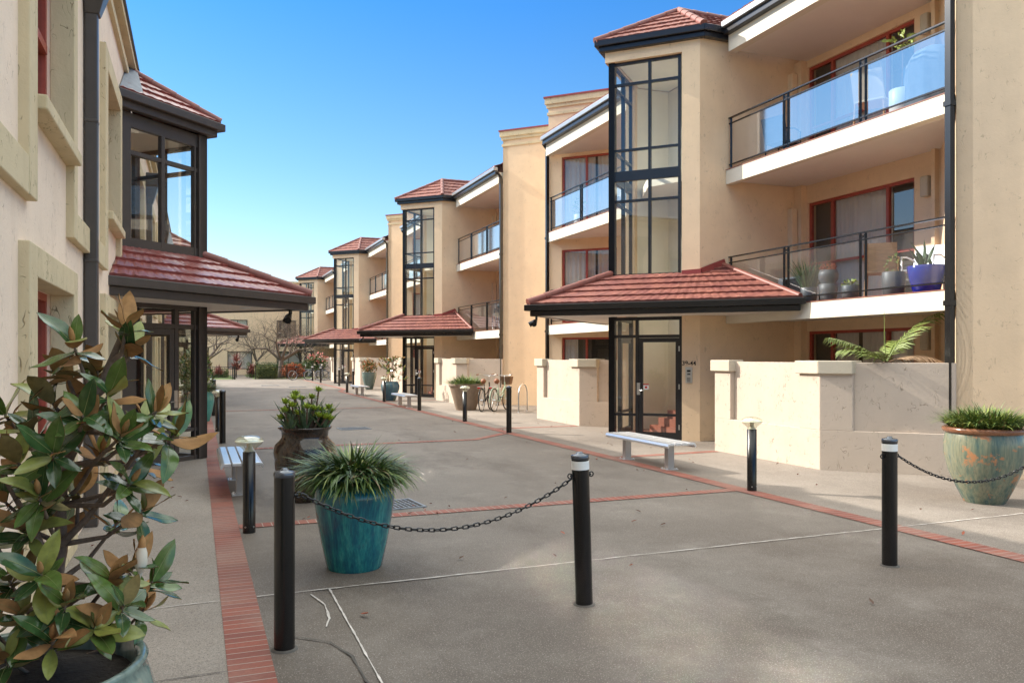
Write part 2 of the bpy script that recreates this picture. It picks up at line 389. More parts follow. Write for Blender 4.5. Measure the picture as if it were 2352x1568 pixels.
def wall_grid(mb, a, d, L, z0, z1, holes, th, mi=0):
    """wall along plan dir d from a, length L; thickness th goes to the left normal of d; holes=(u0,u1,za,zb)"""
    us = sorted({0.0, L, *[h[0] for h in holes], *[h[1] for h in holes]}); zs = sorted({z0, z1, *[h[2] for h in holes], *[h[3] for h in holes]})
    us = [u for u in us if -1e-6 <= u <= L + 1e-6]; zs = [z for z in zs if z0 - 1e-6 <= z <= z1 + 1e-6]
    dl = math.hypot(*d); d = (d[0] / dl, d[1] / dl); nx, ny = -d[1], d[0]
    P = lambda u, z, t: (a[0] + d[0] * u + nx * t, a[1] + d[1] * u + ny * t, z)
    def solid(i, j):
        if i < 0 or j < 0 or i >= len(us) - 1 or j >= len(zs) - 1: return False
        uc, zc = (us[i] + us[i + 1]) / 2, (zs[j] + zs[j + 1]) / 2
        return not any(h[0] < uc < h[1] and h[2] < zc < h[3] for h in holes)
    for i in range(len(us) - 1):
        for j in range(len(zs) - 1):
            if not solid(i, j): continue
            u0, u1, a0, a1 = us[i], us[i + 1], zs[j], zs[j + 1]
            mb.add([P(u0, a0, 0), P(u1, a0, 0), P(u1, a1, 0), P(u0, a1, 0)], [[0, 1, 2, 3]], mi)
            mb.add([P(u0, a0, th), P(u1, a0, th), P(u1, a1, th), P(u0, a1, th)], [[3, 2, 1, 0]], mi)
            for (di, dj, q) in ((-1, 0, (u0, a0, u0, a1)), (1, 0, (u1, a0, u1, a1)), (0, -1, (u0, a0, u1, a0)), (0, 1, (u0, a1, u1, a1))):
                if not solid(i + di, j + dj):
                    mb.add([P(q[0], q[1], 0), P(q[2], q[3], 0), P(q[2], q[3], th), P(q[0], q[1], th)], [[0, 1, 2, 3]], mi)

def tile_plane(mb, poly, course=0.33, tile=0.33, lift=0.038, mi=0, wave=0.011):
    """poly: convex 3D polygon, poly[0]->poly[1] is the eave (left to right seen from outside)"""
    p = [Vector(q) for q in poly]
    ux = (p[1] - p[0]); ux.normalize()
    nrm = None
    for i in range(2, len(p)):
        c = ux.cross(p[i] - p[0])
        if c.length > 1e-3: nrm = c.normalized(); break
    if nrm.z < 0: nrm = -nrm
    wx = nrm.cross(ux).normalized()
    if (p[2] - p[0]).dot(wx) < 0: wx = -wx
    q = [((v - p[0]).dot(ux), (v - p[0]).dot(wx)) for v in p]
    wmax = max(v[1] for v in q)
    def rng(w):
        w = min(max(w, 1e-4), wmax - 1e-4); xs = []
        for i in range(len(q)):
            a, b = q[i], q[(i + 1) % len(q)]
            if (a[1] - w) * (b[1] - w) <= 0 and abs(a[1] - b[1]) > 1e-7:
                t = (w - a[1]) / (b[1] - a[1]); xs.append(a[0] + t * (b[0] - a[0]))
        if len(xs) < 2: return (0, 0)
        return min(xs), max(xs)
    k = max(1, round(wmax / course)); cs = wmax / k
    for c in range(k):
        w0, w1 = c * cs, (c + 1) * cs
        a0, b0 = rng(w0); a1, b1 = rng(w1)
        n = max(2, int((b0 - a0) / (tile / 6)))
        rows = []
        for (aa, bb, w, h) in ((a0, b0, w0, 0.0), (a0, b0, w0 + 0.002, lift), (a1, b1, w1, 0.004)):
            r = []
            for i in range(n + 1):
                u = aa + (bb - aa) * i / n
                uu = (a0 + (b0 - a0) * i / n)
                ph = (uu / tile + 0.5 * (c % 2)) % 1.0
                hh = wave * (0.5 + 0.5 * math.sin(ph * 4 * math.pi)) if h > 0 else -0.012
                if h > 0.01 and ph < 1.0 / 6: hh -= 0.008
                r.append(p[0] + ux * u + wx * w + nrm * (h + hh))
            rows.append(r)
        vs = rows[0] + rows[1] + rows[2]; m = n + 1; fs = []
        for i in range(n):
            fs.append([i, i + 1, m + i + 1, m + i]); fs.append([m + i, m + i + 1, 2 * m + i + 1, 2 * m + i])
        mb.add(vs, fs, mi, False)

def hip_caps(mb, a, b, r=0.085, ln=0.36, mi=0):
    a = Vector(a); b = Vector(b); L = (b - a).length; n = max(1, round(L / ln)); t = (b - a) / n
    for i in range(n):
        p = a + t * i; q = a + t * (i + 1.08)
        mb.tube([p, q], [r, r * 0.86], 10, mi)

C8 = math.sqrt(0.5)

# ---------------------------------------------------------------- ground and paving
g = MB(); g.add([(-900, -900, 0), (900, -900, 0), (900, 900, 0), (-900, 900, 0)], [[0, 1, 2, 3]])
struct(g.build('ground', 'paving'))
def strip(name, pts, w, m, z=0.007, jit=0.0, seg=0.25):
    mb = MB(); r = random.Random(len(name) + len(pts))
    L = []
    for (a, b) in zip(pts[:-1], pts[1:]):
        d = math.hypot(b[0] - a[0], b[1] - a[1]); k = max(1, int(d / seg)) if jit else 1
        for i in range(k): L.append((a[0] + (b[0] - a[0]) * i / k, a[1] + (b[1] - a[1]) * i / k))
    L.append(pts[-1]); vs = []
    wob = 0.0
    for i, p in enumerate(L):
        a = L[max(0, i - 1)]; b = L[min(len(L) - 1, i + 1)]; d = math.hypot(b[0] - a[0], b[1] - a[1]); nx, ny = -(b[1] - a[1]) / d, (b[0] - a[0]) / d
        wob = wob * 0.7 + r.uniform(-jit, jit); ww = w * (1 + (r.uniform(-0.6, 0.5) if jit else 0)) / 2
        vs += [(p[0] + nx * (ww + wob), p[1] + ny * (ww + wob), z), (p[0] - nx * (ww - wob), p[1] - ny * (ww - wob), z)]
    mb.add(vs, [[2 * i, 2 * i + 1, 2 * i + 3, 2 * i + 2] for i in range(len(L) - 1)])
    return struct(mb.build(name, m))
for x0_, x1_ in ((-1.01, 0.155), (6.395, 9.6)):
    g = MB(); g.add([(x0_, -9, 0.003), (x1_, -9, 0.003), (x1_, 38 if x0_ > 0 else 48, 0.003), (x0_, 38 if x0_ > 0 else 48, 0.003)], [[0, 1, 2, 3]]); struct(g.build('footpath', 'path' if x0_ < 0 else 'path_sun_tone'))
strip('brick_border', [(0.27, -3), (0.27, 46)], 0.23, 'brickY')
strip('brick_border', [(6.28, -2), (6.28, 38.2), (6.95, 41.0), (6.95, 57.5)], 0.23, 'brickY')
strip('brick_band', [(0.39, 8.25), (6.16, 8.32)], 0.19, 'brickX')
strip('brick_band', [(6.16, 16.2), (5.15, 15.2), (0.39, 15.1)], 0.19, 'brickX')
strip('brick_band', [(6.40, 11.66), (8.4, 11.80)], 0.19, 'brickX')
strip('brick_band', [(6.40, 17.3), (8.4, 17.3)], 0.19, 'brickX')
strip('brick_band', [(0.39, 25.8), (6.16, 25.8)], 0.19, 'brickX')
strip('brick_band', [(6.40, 29.3), (8.4, 29.4)], 0.19, 'brickX')
strip('paving_joint', [(0.39, 5.80), (1.6, 5.83), (3.2, 5.86), (5.2, 5.90), (10.5, 6.0)], 0.014, 'chalk', 0.009, 0.005, 0.06)
strip('paving_joint', [(-1.0, 5.74), (0.15, 5.79)], 0.010, 'chalk', 0.009, 0.002, 0.06)
strip('paving_joint', [(0.88, 5.80), (0.865, 2.0)], 0.012, 'chalk', 0.009, 0.001, 0.06)
strip('paving_joint', [(-1.0, 4.45), (0.15, 4.48)], 0.008, 'crack', 0.009, 0.002, 0.06)
strip('paving_joint', [(0.52, 4.9), (0.72, 4.72), (0.80, 4.45), (0.80, 4.1), (0.86, 3.7)], 0.012, 'crack', 0.009, 0.003, 0.06)
strip('paving_joint', [(0.74, 5.72), (0.80, 5.45), (0.78, 5.15), (0.74, 5.0)], 0.012, 'chalk', 0.0088, 0.003, 0.06)
strip('paving_joint', [(0.6, 20.2), (6.1, 20.2)], 0.012, 'crack', 0.009, 0.003, 0.1)

# ---------------------------------------------------------------- right-hand apartment block (one module, copied)
OB = (8.0, 14.65, 0.0); PER = 17.66
def mir(p): return (p[0], 29.30 - p[1], *p[2:])
def mirp(poly): return [mir(p) for p in poly]

block = thing('apartment_block', 'nearest cream apartment block with entrance 39-44, glazed stair tower and plant-filled balconies', 'building', OB, group='row of cream apartment blocks on the right')
B_ = lambda mb, n, m, par=None, **k: mb.build(n, m, par or block, OB if par is None or par is block else OB, **k)

# walls --------------------------------------------------
w = MB()
pil = [(8.854, 13.546), (9.10, 13.30), (11.5, 13.30), (11.5, 13.50), (9.18, 13.50), (8.99, 13.68)]
w.prism(pil, 0, 7.86); w.prism(mirp(pil), 0, 7.86)
lint = [(7.75, 14.65), (8.854, 13.546), (8.99, 13.68), (8.02, 14.65)]
w.prism(lint, 7.60, 7.855); w.prism(mirp(lint), 7.60, 7.855)
FL = (0.0, 2.58, 5.31)                                     # storey floor levels
near_open = [(13.3 - 13.06, 13.3 - 10.45, f + (0.05 if f else 0.0), f + 2.15) for f in FL]
wall_grid(w, (11.5, 13.3), (0, -1), 3.39, 0, 7.9, near_open, 0.22)
far_open_back = [(0.9, 2.9, f + 0.05, f + 2.15) for f in FL[1:]]
wall_grid(w, (11.5, 20.25), (0, -1), 4.25, 0, 7.9, far_open_back, 0.22)
E2 = 1.75 * math.sqrt(2)
near_diag = [(0.75, 1.75, f + 0.05, f + 2.15) for f in FL]
wall_grid(w, (11.5, 9.91), (-1, -1), E2, 0, 9.0, near_diag, 0.2)
far_diag = [(0.42, 2.1, f + (0.05 if f else 0.75), f + 2.2) for f in FL]
wall_grid(w, (9.75, 22.0), (1, -1), E2, 0, 9.0, far_diag, 0.2)
# outer (party) faces, solid wedges between the blocks
w.prism([(9.75, 8.16), (11.70, 6.21), (11.98, 6.21), (9.95, 8.24)], 0, 9.0)
w.prism([(9.75, 22.0), (11.62, 23.87), (11.9, 23.87), (9.95, 21.92)], 0, 9.0)
# small piers beside the recess openings
w.box(11.36, 11.5, 13.08, 13.3, 0, 7.6)
w.box(11.40, 11.5, 9.95, 10.02, 0, 7.6)
B_(w, 'wall', 'wall')
def dq(a, d, u0, u1, t1):
    n = (-d[1], d[0]); return [(a[0] + d[0] * u + n[0] * t, a[1] + d[1] * u + n[1] * t) for u, t in ((u0, .206), (u1, .206), (u1, t1), (u0, t1))]
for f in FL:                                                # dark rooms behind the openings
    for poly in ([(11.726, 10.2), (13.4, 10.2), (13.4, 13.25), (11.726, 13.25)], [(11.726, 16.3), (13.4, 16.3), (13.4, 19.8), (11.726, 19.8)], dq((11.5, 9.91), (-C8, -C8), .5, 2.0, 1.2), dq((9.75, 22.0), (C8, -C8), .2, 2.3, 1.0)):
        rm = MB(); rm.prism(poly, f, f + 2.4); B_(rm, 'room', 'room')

# parapet mouldings on the party walls + red caps
par = MB(); cap = MB()
def off_w(o, sgn):      # offset path of the near wedge (inner end, apex, outer end)
    return [(11.5 - o * C8, 9.91 + o * C8), (9.75 - o * 1.414, 8.16), (11.70 - o * C8, 6.21 - o * C8)]
for fn in (lambda p: p, lambda p: (p[0], 30.16 - p[1])):
    par = MB(); cap = MB()
    for o, z0, z1 in ((0.035, 8.78, 8.86), (0.05, 9.0, 9.10), (0.09, 9.10, 9.27)):
        pa = [fn(p) for p in off_w(o, 1)]; pb = [fn(p) for p in off_w(-0.22, 1)]
        if z0 < 9: pb = [fn(p) for p in off_w(-0.02, 1)]
        par.prism([pa[0], pa[1], pb[1], pb[0]], z0, z1); par.prism([pa[1], pa[2], pb[2], pb[1]], z0, z1)
    pa = [fn(p) for p in off_w(0.12, 1)]; pb = [fn(p) for p in off_w(-0.24, 1)]
    cap.prism([pa[0], pa[1], pb[1], pb[0]], 9.272, 9.32); cap.prism([pa[1], pa[2], pb[2], pb[1]], 9.272, 9.32)
    po_ = B_(par, 'parapet', 'trim'); B_(cap, 'parapet_cap', 'redcap', po_)

# interior of the stair tower
it = MB()
it.box(9.95, 10.1, 13.5, 15.8, 0.0, 7.6); it.box(9.1, 9.95, 13.503, 13.53, 0.01, 7.6); it.box(9.1, 9.95, 15.77, 15.797, 0.01, 7.6)
it.prism([(8.03, 14.65), (9.2, 13.51), (9.95, 13.51), (9.95, 15.79), (9.2, 15.79)], 7.62, 7.72)
it.prism([(8.75, 14.65), (9.25, 13.55), (9.94, 13.55), (9.94, 15.75), (9.25, 15.75)], 5.16, 5.36)
B_(it, 'stairwell', 'interior')
st = MB(); st.prism([(7.98, 14.65), (9.1, 13.53), (9.94, 13.53), (9.94, 15.77), (9.1, 15.77)], 0.006, 0.03)
for i in range(5): st.box(9.0 + 0.05 * i, 9.93, 13.56, 15.0 - 0.27 * i, 0.03 + 0.17 * i, 0.03 + 0.17 * (i + 1))
B_(st, 'stair', 'redtile')

# glazed facets of the stair tower
G0 = (7.90, 14.65); GL = 1.40
def facet(sgn):
    D = (C8, -C8 * sgn)
    P = lambda u, t: (G0[0] + D[0] * u + C8 * t, G0[1] + D[1] * u + C8 * sgn * t)
    def bx(mb, u0, u1, t0, t1, z0, z1): mb.prism([P(u0, t0), P(u1, t0), P(u1, t1), P(u0, t1)], z0, z1)
    return P, bx
for sgn in (1, -1):
    P, bx = facet(sgn)
    fr = MB(); gl = MB()
    bx(fr, -0.05, 0.075, -0.05, 0.08, 0.0 if sgn == 1 else 0.001, 7.598)        # corner post
    bx(fr, 1.36, 1.42, -0.02, 0.05, 3.25, 7.598)
    for u in (0.79,): bx(fr, u - 0.028, u + 0.028, -0.02, 0.06, 3.3, 7.56)
    for z0, z1 in ((7.545, 7.598), (7.12, 7.17), (5.79, 5.84), (5.19, 5.39), (4.76, 4.81), (3.24, 3.31)): bx(fr, 0.07, 1.40, -0.025 if z1 - z0 > .1 else -0.012, 0.052, z0, z1)
    # below the canopy
    bx(fr, 1.385, 1.44, -0.02, 0.06, 0.0, 2.44)
    bx(fr, 0.50, 0.56, -0.02, 0.06, 0.0, 2.40)
    for z0, z1 in ((2.37, 2.44), (2.02, 2.08)): bx(fr, 0.07, 1.40, -0.012, 0.052, z0, z1)
    bx(fr, 0.07, 0.5, -0.012, 0.05, 0.0, 0.06); bx(fr, 0.07, 0.5, -0.01, 0.05, 0.45, 0.50)
    o = B_(fr, 'stair_window', 'dark')
    for z0, z1 in ((0.05, 2.40), (3.28, 7.57)):
        gu1 = 1.40 if z0 > 1 else 0.52
        gl.add([(*P(0.05, 0.02), z0), (*P(gu1, 0.02), z0), (*P(gu1, 0.02), z1), (*P(0.05, 0.02), z1)], [[0, 1, 2, 3]])
    gl.add([(*P(0.55, 0.02), 2.05), (*P(1.40, 0.02), 2.05), (*P(1.40, 0.02), 2.40), (*P(0.55, 0.02), 2.40)], [[0, 1, 2, 3]])
    B_(gl, 'pane', 'glass', o)
    # entrance door leaf
    dr = MB(); dg = MB()
    bx(dr, 0.565, 0.65, -0.01, 0.045, 0.02, 2.015); bx(dr, 1.31, 1.383, -0.01, 0.045, 0.02, 2.015)
    bx(dr, 0.65, 1.31, -0.01, 0.045, 1.93, 2.015); bx(dr, 0.65, 1.31, -0.01, 0.045, 0.02, 0.14); bx(dr, 0.65, 1.31, -0.01, 0.045, 0.46, 0.51)
    dd = B_(dr, 'entrance_door', 'dark')
    dg.add([(*P(0.64, 0.02), 0.13), (*P(1.32, 0.02), 0.13), (*P(1.32, 0.02), 1.94), (*P(0.64, 0.02), 1.94)], [[0, 1, 2, 3]])
    B_(dg, 'door_glass', 'glass', dd)
    if sgn == 1:
        h = MB(); bx(h, 0.535, 0.60, -0.035, -0.011, 0.88, 1.12)
        h.tube([(*P(0.60, -0.03), 0.97), (*P(0.60, -0.075), 0.97), (*P(0.71, -0.075), 0.965)], 0.009, 6)
        B_(h, 'door_handle', 'steel', dd)
        for zz in (0.2, 1.0, 1.75): h = MB(); bx(h, 1.372, 1.395, -0.03, -0.011, zz, zz + 0.1); B_(h, 'hinge', 'steel', dd)
        h = MB(); bx(h, 0.66, 0.77, -0.004, 0.008, 0.985, 1.10); B_(h, 'door_sticker', 'white', dd)
        h = MB(); bx(h, 0.66, 0.77, -0.006, -0.0045, 1.075, 1.10); bx(h, 0.69, 0.74, -0.006, -0.0045, 1.01, 1.05); B_(h, 'sticker_mark', 'redlens', dd)

# entrance intercom + number (near facet only)
P, bx = facet(1)
ic = MB(); bx(ic, 1.53, 1.66, -0.132, -0.107, 1.13, 1.44); icm = MB()
for z0, z1, a, b_ in ((1.345, 1.385, 1.56, 1.63), (1.29, 1.315, 1.565, 1.625)): bx(icm, a, b_, -0.136, -0.1325, z0, z1)
for i in range(3):
    for j in range(4): bx(icm, 1.565 + 0.022 * i, 1.58 + 0.022 * i, -0.136, -0.1325, 1.155 + 0.022 * j, 1.168 + 0.022 * j)
io = B_(ic, 'intercom', 'steel'); B_(icm, 'keypad', 'dark', io)
def text_mesh(name, body, size, m, par, loc, rot):
    c_ = bpy.data.curves.new(name, 'FONT'); c_.body = body; c_.size = size; c_.extrude = 0.004; c_.offset = 0.0012; c_.align_x = 'CENTER'
    t_ = bpy.data.objects.new(name + '_curve', c_); COL.objects.link(t_)
    me = bpy.data.meshes.new_from_object(t_.evaluated_get(bpy.context.evaluated_depsgraph_get())); bpy.data.objects.remove(t_)
    me.name = name; me.materials.clear(); me.materials.append(M[m]); o = bpy.data.objects.new(name, me); COL.objects.link(o); o.parent = par
    o.location = loc; o.rotation_euler = rot; return o
pp = P(1.595, -0.112)
text_mesh('house_number', '39-44', 0.118, 'black', block, (pp[0] - OB[0], pp[1] - OB[1], 1.475), (R(90), 0, R(-45)))

# tower roof
tr = MB(); Z0, ZA = 7.99, 8.92
T0, T1, A_, RE = (7.52, 14.65), (9.03, 13.04 + 0.0), (9.5, 14.65), (12.6, 14.65)
T1 = (9.06, 13.11)
for fn in (lambda p: p, mir):
    t0, t1, a, re, t2 = [fn(p) for p in (T0, T1, A_, RE, (11.6, 13.11))]
    tile_plane(tr, [(*t0, Z0), (*t1, Z0), (*a, ZA)]); tile_plane(tr, [(*t1, Z0), (*t2, Z0), (*re, ZA), (*a, ZA)])
ro = B_(tr, 'tower_roof', 'tile')
for a_, b_, r_ in (((*T0, Z0 + .03), (*A_, ZA + .03), 0.07), ((*T1, Z0 + .03), (*A_, ZA + .03), 0.075), ((*mir(T1), Z0 + .03), (*A_, ZA + .03), 0.075), ((*A_, ZA + .02), (*RE, ZA + .02), 0.075)):
    hc = MB(); hip_caps(hc, a_, b_, r_); B_(hc, 'ridge_cap', 'hip', ro)
gt = MB()
for fn in (lambda p: p, mir):
    # stepped gutter over fascia around the tower eave
    a, b, c = fn((7.50, 14.65)), fn((9.065, 13.085)), fn((11.2, 13.085))
    ai, bi, ci = fn((7.66, 14.65)), fn((9.13, 13.18)), fn((11.2, 13.18))
    gt.prism([a, b, bi, ai], 7.90, 8.03); gt.prism([b, c, ci, bi], 7.90, 8.03)
    a2, b2, c2 = fn((7.60, 14.65)), fn((9.105, 13.145)), fn((11.2, 13.145)); ai, bi, ci = fn((7.78, 14.65)), fn((9.16, 13.27)), fn((11.2, 13.27))
    gt.prism([a2, b2, bi, ai], 7.80, 7.898); gt.prism([b2, c2, ci, bi], 7.80, 7.898)
B_(gt, 'tower_gutter', 'dark', ro, bevel=0.012)

# balcony roofs: beam, soffit, gutter, tiled slope
for (y0, y1) in ((8.26, 13.10), (16.2, 21.9)):
    rb = MB(); sf = MB(); gr = MB(); mr_ = MB()
    rb.box(9.62, 9.80, y0, y1, 7.55, 7.93); sf.prism([(9.802, y0), (11.6, y0 + (1.6 if y0 < 9 else 0)), (11.6, y1 - (0 if y0 < 9 else 1.6)), (9.802, y1)], 7.60, 7.64)
    gr.box(9.44, 9.60, y0, y1, 7.98, 8.10); gr.box(9.50, 9.63, y0, y1, 7.86, 7.978, 1)  # upper gutter in grey: sky and sun sheen of a dark gutter, as colour
    tile_plane(mr_, [(9.5, y0, 8.11), (9.5, y1, 8.11), (13.2, y1, 9.75), (13.2, y0, 9.75)])
    B_(rb, 'roof_beam', 'fascia'); B_(sf, 'roof_soffit', 'soffit'); go_ = B_(gr, 'roof_gutter', ['gutgrey', 'dark'], bevel=0.015); B_(mr_, 'roof', 'tile')

# downpipes
for (x, y) in ((9.70, 8.22), (9.68, 21.93)):
    d_ = MB(); d_.box(x - 0.045, x + 0.045, y - 0.045, y + 0.045, 0, 7.7); d_.box(x - 0.06, x + 0.06, y - 0.06, y + 0.06, 2.35, 2.42); d_.box(x - 0.06, x + 0.06, y - 0.06, y + 0.06, 5.1, 5.17)
    d_.tube([(x, y, 7.68), (x, y, 7.75), (x - 0.14, y, 7.92)], 0.045, 8)
    B_(d_, 'downpipe', 'black')

# entrance canopy
cr = MB(); C0, C1 = (6.05, 14.65), (9.64, 11.06); ZE = 2.655; TAN = 0.485
zz = lambda w_: ZE + w_ * TAN
def uw(u, w_, sgn):
    x = C0[0] + C8 * u + C8 * w_; y = C0[1] - C8 * u + C8 * w_
    return (x, y, zz(w_)) if sgn == 1 else mir((x, y, zz(w_)))
LC = 5.077
for sg in (1, -1):
    tile_plane(cr, [uw(0, 0, sg), uw(LC, 0, sg), uw(LC - 1.31, 1.31, sg), uw(1.31, 1.31, sg)], 0.31)
    tile_plane(cr, [uw(2.85, 1.20, sg), uw(LC - 1.20, 1.20, sg), uw(LC - 1.58, 1.58, sg), uw(2.85 + .05, 1.58, sg)], 0.26)
    f_ = (lambda p: p) if sg == 1 else mir
    mb2 = [f_((9.64, 11.06, ZE)), f_((9.79, 11.15, ZE)), f_((9.79, 13.3, 3.34)), f_((9.64, 13.3, 3.43))]
    cr.add(mb2, [[0, 1, 2, 3]])
co = B_(cr, 'canopy_roof', 'tile')
hc = MB(); hip_caps(hc, (6.05, 14.65, ZE + .04), (7.9, 14.65, zz(1.308) + .04)); B_(hc, 'hip_cap', 'hip', co)
for fn in (lambda p: p, mir):
    hc = MB(); fl_ = MB()
    a, b = Vector(fn((9.62, 11.1, ZE + .03))), Vector(fn((9.62, 13.3, 3.45)))
    hc.tube([a, b], 0.05, 8)
    fl_.bar(fn((9.12, 13.27, 3.30)), fn((9.66, 13.27, 3.50)), 0.03, 0.12); fl_.bar(fn((8.84, 13.53, 3.28)), fn((9.11, 13.27, 3.30)), 0.03, 0.09)
    B_(hc, 'hip_cap', 'hip', co); B_(fl_, 'flashing', 'redcap', co)
cg = MB(); cs = MB()
def offc(o, sg):       # corner, right corner and return at offset o outside the eave line
    a = (6.05 - o * 1.414, 14.65); b = (9.64, 11.06 - o * 1.414)
    return (a, b) if sg == 1 else (mir(a), mir(b))
for sg in (1, -1):
    for o, oi, z0, z1 in ((0.06, -0.06, 2.535, 2.655), (-0.03, -0.12, 2.43, 2.534)):
        a, b = offc(o, sg); ai, bi = offc(oi, sg)
        cg.prism([a, b, bi, ai], z0, z1)
B_(cg, 'canopy_gutter', 'black', co, bevel=0.01)
a, b = offc(-0.10, 1); a2, b2 = offc(-0.10, -1)
cs.prism([a, b, (9.69, 11.2), (9.69, 13.29), (9.11, 13.29), (7.85, 14.55), (7.85, 14.75), (9.11, 16.01), (9.69, 16.01), (9.69, 18.1), b2], 2.445, 2.47)
B_(cs, 'canopy_soffit', 'soffit', co)
for p in ((6.95, 14.2), (6.95, 15.1), (8.6, 12.6)):
    dl = MB(); dl.lathe([(0.07, -0.008), (0.075, 0.0)], (*p, 2.444), 16); B_(dl, 'downlight', 'alu', co)
sl = MB(); sl.tube([(6.22, 14.62, 2.46), (6.22, 14.62, 2.36)], 0.025, 8)
for s_ in (-1, 1): sl.tube([(6.22, 14.62, 2.36), (6.19 + .02 * s_, 14.62 + .05 * s_, 2.33), (6.11, 14.60 + .12 * s_, 2.27)], [0.02, 0.045, 0.055], 10)
B_(sl, 'security_light', 'black', co)

# balconies: slab with pale fascia > railing, glass panels
def balcony(y0, y1, z, bays, far):
    sb = MB()
    poly = [(9.70, y0), (9.70, y1), (11.5, y1 - (1.55 if far else 0)), (11.5, y0 + (0 if far else 1.55))]
    sb.prism([(9.70, y0), (9.70, y1), (9.86, y1), (9.86, y0)], z - 0.29, z - 0.012, 0)
    sb.prism([(9.86, y0 + .01), (9.86, y1 - .01), poly[2], poly[3]], z - 0.22, z - 0.014, 1)
    sb.prism([(9.69, y0), (9.69, y1), poly[2], poly[3]], z - 0.012, z, 2)
    o = B_(sb, 'balcony', ['fascia', 'soffit', 'redtile'])
    r = MB(); X = 9.78
    ys = [y0 + 0.06] + bays + [y1 - 0.06]
    for i, y in enumerate(ys):
        for dy in ((-0.055, 0.055) if 0 < i < len(ys) - 1 else (0,)): r.bar((X, y + dy, z - 0.02), (X, y + dy, z + 1.0), 0.022, 0.04)
        if 0 < i < len(ys) - 1:
            r.bar((X, y - .055, z + .91), (X, y + .055, z + 1.0), 0.012); r.bar((X, y + .055, z + .91), (X, y - .055, z + 1.0), 0.012)
    r.bar((X, y0, z + 1.015), (X, y1, z + 1.015), 0.05, 0.022); r.bar((X, y0, z + 0.905), (X, y1, z + 0.905), 0.028, 0.022); r.bar((X, y0, z + 0.10), (X, y1, z + 0.10), 0.028, 0.022)
    B_(r, 'railing', 'black', o)
    for a, b in zip(ys[:-1], ys[1:]):
        q = MB(); a2, b2 = a + (0.10 if a != ys[0] else .04), b - (0.10 if b != ys[-1] else .04)
        q.add([(X, a2, z + .12), (X, b2, z + .12), (X, b2, z + .885), (X, a2, z + .885)], [[0, 1, 2, 3]])
        B_(q, 'glass_panel', 'bal' if z > 4 else 'bal_clear', o)
for z in FL[1:]:
    balcony(8.26, 13.29, z, [9.86, 11.64], False); balcony(16.01, 21.92, z, [17.95, 19.85], True)

# windows / sliding doors: frame > pane, curtain
def window(a, d, L, z0, z1, mulls, rail, curt, m='redframe', inset=0.05, fw=0.055):
    dl_ = math.hypot(*d); d = (d[0] / dl_, d[1] / dl_); nx, ny = -d[1], d[0]
    P = lambda u, t: (a[0] + d[0] * u + nx * t, a[1] + d[1] * u + ny * t)
    fr = MB()
    def bx(u0, u1, za, zb, t0=inset, t1=inset + 0.07): fr.prism([P(u0, t0), P(u1, t0), P(u1, t1), P(u0, t1)], za, zb)
    bx(0, fw, z0, z1); bx(L - fw, L, z0, z1); bx(fw, L - fw, z1 - fw, z1); bx(fw, L - fw, z0, z0 + fw)
    for u in mulls: bx(u - 0.03, u + 0.03, z0 + fw, z1 - fw)
    if rail: bx(fw, L - fw, z0 + rail, z0 + rail + 0.045, inset + 0.005, inset + 0.06)
    o = B_(fr, 'window', m)
    gq = MB(); t = inset + 0.03
    gq.add([(*P(fw * .5, t), z0 + .02), (*P(L - fw * .5, t), z0 + .02), (*P(L - fw * .5, t), z1 - .02), (*P(fw * .5, t), z1 - .02)], [[0, 1, 2, 3]])
    B_(gq, 'pane', 'winglass', o)
    for (u0, u1) in curt:
        c = MB(); n = max(8, int((u1 - u0) / 0.022)); vs = []
        for i in range(n + 1):
            u = u0 + (u1 - u0) * i / n; tt = inset + 0.105 + 0.024 * math.sin(u * 2 * math.pi / 0.13 + math.sin(u * 7) * 1.3) + 0.012 * math.sin(u * 61)
            vs += [(*P(u, tt), z0 + 0.02), (*P(u, tt), z1 - 0.01)]
        c.add(vs, [[2 * i, 2 * i + 2, 2 * i + 3, 2 * i + 1] for i in range(n)], 0, True)
        B_(c, 'curtain', 'curtain', o)
    return o
for i, f in enumerate(FL):
    window((11.5, 13.06), (0, -1), 2.61, f + (0.05 if f else 0), f + 2.15, [0.62, 1.98], 0.85, [(0.60, 1.98)] if i else [(0.66, 1.2), (1.3, 2.5)])
    if i == 1: pass
    window((11.5 - .75 * C8, 9.91 - .75 * C8), (-1, -1), 1.0, f + 0.05, f + 2.15, [], 0.85, [])
    window((9.75 + .42 * C8, 22.0 - .42 * C8), (1, -1), 1.68, f + (0.05 if f else 0.75), f + 2.2, [0.75], 0, [(0.04, 1.0), (1.05, 1.65)] if i else [(0.05, 0.45)])
    if i: window((11.5, 19.35), (0, -1), 2.0, f + 0.05, f + 2.15, [1.0], 0, [(0.1, 1.2)])
# wall lights and ducts in the recess
for f in FL:
    l_ = MB(); l_.box(11.38, 11.5, 10.08, 10.24, f + 1.75, f + 2.1); B_(l_, 'wall_light', 'cap', bevel=0.03)
for f in FL[1:]:
    l_ = MB(); l_.box(11.20, 11.34, 13.16, 13.30, f, f + 2.05); B_(l_, 'vertical_duct', 'wall', bevel=0.01)

block_names = ['second apartment block along the row, bicycles on its first-floor balcony',
               'third cream apartment block along the row, pink flowering plant standing before it',
               'farthest apartment block of the row, behind the bare tree and parked bicycles']
blocks = [block] + [dup(block, (OB[0], OB[1] + PER * (k + 1), 0), label=block_names[k], skip=('house_number', 'intercom')) for k in range(3)]

